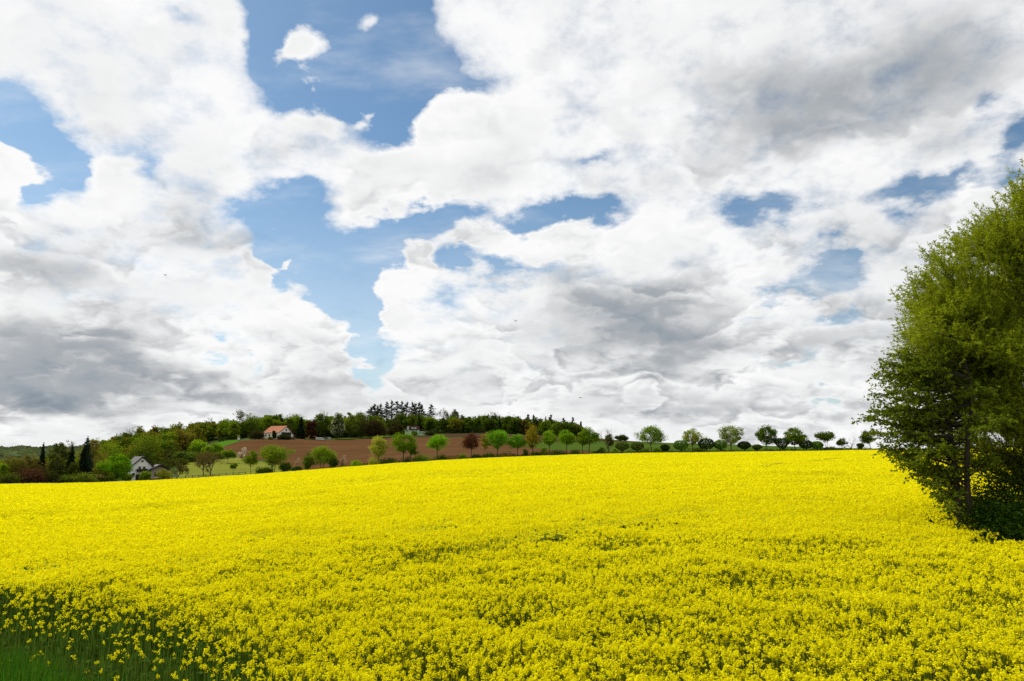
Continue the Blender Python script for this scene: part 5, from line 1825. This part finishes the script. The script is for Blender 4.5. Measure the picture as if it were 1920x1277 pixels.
# outer boughs that hang forward on the field side
for (ox, oy) in ((1690, 640), (1710, 600), (1735, 640), (1760, 600), (1700, 690), (1730, 700), (1770, 660), (1800, 640), (1790, 700), (1840, 660), (1830, 720), (1870, 700), (1720, 560), (1780, 560), (1820, 770), (1870, 770), (1900, 800), (1890, 650)):
    for rep in range(4):
        e = axis_point(ox + rng.normal() * 12 + 12, oy + rng.normal() * 10 + 14, 20.6 + rng.normal() * .6 + (ox - 1690) * .003) - base
        low = LP[(LP[:, 2] < e[2] + .2) & (LP[:, 2] > 1.2)]
        b0 = low[np.argmin(np.linalg.norm(low - e, axis=1))]
        path = limb_path(b0, e, rng, .05, 7, .03)
        WS.add(tube(path, np.linspace(.024, .005, 7), 4))
        m = 30
        t = rng.uniform(.3, 1.0, m)
        i0 = np.clip((t * 6).astype(int), 0, 5)
        f = (t * 6 - i0)[:, None]
        tips.append(path[i0] * (1 - f) + path[i0 + 1] * f)
        dirs.append(unit(path[-1] - path[0]) * .5 + rng.normal(size=(m, 3)) * .42 + np.array([0, 0, .5]))
tips, dirs = np.concatenate(tips), np.concatenate(dirs)
tw, lf = sprays(None, tips, dirs, .74, 30, .092, .025, rng, .18, twig=.007, angle=.75)
WL.add(lf)
WS2 = Soup()
WS2.add(tw[0])
WS2.add(tw[1])
link('trunk', WS.mesh('willow_trunk', [principled('willow_bark', (.050, .042, .026), .95, .1, (6.0, (.085, .075, .05)))]), wil)
link('twigs', WS2.mesh('willow_twigs', [principled('willow_twigs', (.11, .105, .030), .9, .1, (6.0, (.15, .135, .05)))]), wil)
link('crown', WL.mesh('willow_crown', [leaf_mat((.225, .275, .015), .50, .28, .022, 'willow_leaves')]), wil)

# ---- alder in front: two dark stems, long level branches reaching out over the crop, broad leaves
rng = np.random.default_rng(502)
base = at(1812, 985, 20.0)
ald = empty('alder_tree', tuple(base))
tag(ald, 'dark green twin-stemmed tree leaning out over the yellow crop in front of the willow', 'tree')
AS, AL = Soup(), Soup()
stems = []
for (pts_, th_) in ((((1800, 985), (1797, 930), (1790, 880), (1786, 830), (1775, 780), (1762, 725), (1752, 675)), .085), (((1822, 990), (1815, 930), (1812, 880), (1815, 820), (1822, 770), (1820, 720), (1808, 670)), .080)):
    path = np.array([axis_point(a_, b_, 20.0) for a_, b_ in pts_]) - base
    path[0, 2] = -.3
    AS.add(tube(path, np.linspace(th_, .018, 7), 8))
    stems.append(path)
SP_ = np.concatenate([np.stack([np.interp(np.linspace(0, 6, 40), np.arange(7), s_[:, c]) for c in range(3)], 1) for s_ in stems])
OUT = [(1622, 782), (1640, 742), (1652, 706), (1664, 680), (1684, 664), (1632, 812), (1650, 838), (1662, 858), (1680, 866), (1705, 872), (1730, 900), (1752, 925), (1742, 880), (1720, 850),
       (1655, 770), (1680, 720), (1690, 790), (1700, 830), (1715, 690), (1700, 745), (1730, 710), (1760, 660), (1740, 780), (1760, 830), (1765, 880), (1800, 720),
       (1840, 740), (1780, 760), (1835, 800), (1770, 930), (1850, 860), (1865, 780), (1670, 810), (1640, 775), (1712, 890)]
tips, dirs, lw_ = [], [], []
for (ox, oy) in OUT:
    for rep in range(4):
        e = axis_point(ox + rng.normal() * 5 + 8, oy + rng.normal() * 5, 20.0 + rng.normal() * (.75 if ox > 1700 else .5)) - base
        want = e[2] - .18 * np.hypot(e[0], e[1]) + rng.uniform(-.3, .2)
        cand = SP_[np.abs(SP_[:, 2] - np.clip(want, .9, 4.6)) < .35]
        b0 = cand[rng.integers(0, len(cand))] if len(cand) else SP_[20]
        path = limb_path(b0, e, rng, .04, 7, .025)
        AS.add(tube(path, np.linspace(.022, .005, 7), 4))
        m = 20 if oy < 845 else 11
        t = rng.uniform(.28, 1.0, m)
        i0 = np.clip((t * 6).astype(int), 0, 5)
        f = (t * 6 - i0)[:, None]
        q0 = path[i0] * (1 - f) + path[i0 + 1] * f
        dr = unit(path[-1] - path[0]) * .8 + rng.normal(size=(m, 3)) * np.array([.6, .6, .30])
        tips.append(q0)
        dirs.append(dr)
tips, dirs = np.concatenate(tips), np.concatenate(dirs)
tw, lf = sprays(None, tips, dirs, .36, 15, .060, .047, rng, .22, twig=.007, angle=.9)
AL.add(lf)
AS.add(tw[0])
AS.add(tw[1])
link('trunk', AS.mesh('alder_trunk', [m_bark_dark]), ald)
link('crown', AL.mesh('alder_crown', [leaf_mat((.128, .175, .013), .47, .30, .022, 'alder_leaves')]), ald)


# ---- dark bushes at their feet
def near_bush(name, label, px, py, r, h, w, colr, seed, n=11000, leaf=.055):
    rng = np.random.default_rng(seed)
    b = at(px, py, r)
    C, cv = crown_of(rng, h, w, .05, 'mound', 46, n, leaf, .45, .30, up=.3)
    S, L = Soup(), Soup()
    L.add(cv)
    for k in range(9):
        e = C[rng.integers(0, len(C))]
        S.add(tube(limb_path(np.array([rng.normal() * .1, rng.normal() * .1, -.2]), e, rng, .1), np.linspace(.03, .008, 7), 5))
    return plant(name, tuple(b), label, 'bush', S, L, m_bark_dark, leaf_mat(colr, .28, .35, .025, name + '_leaves'), crown_name='foliage', trunk_name='stems', group='bushes under the big willow')


near_bush('elder_bush', 'dense dark green bush right beside the twin stems', 1866, 990, 19.6, 1.75, 1.9, (.026, .055, .006), 601)
near_bush('elder_bush', 'dense dark bush at the very right picture edge by the crop', 1945, 1000, 18.6, 2.0, 2.2, (.020, .045, .005), 602)
near_bush('elder_bush', 'dark bush behind the twin stems under the willow', 1850, 965, 22.6, 2.0, 2.6, (.022, .045, .006), 603)
near_bush('elder_bush', 'tall dark bush under the willow at the right picture edge', 1930, 960, 22.5, 3.0, 3.6, (.030, .050, .006), 604, 15000)
near_bush('elder_bush', 'dark bush on the far right side of the willow trunk', 2030, 1000, 20.5, 2.4, 3.0, (.022, .045, .006), 605)
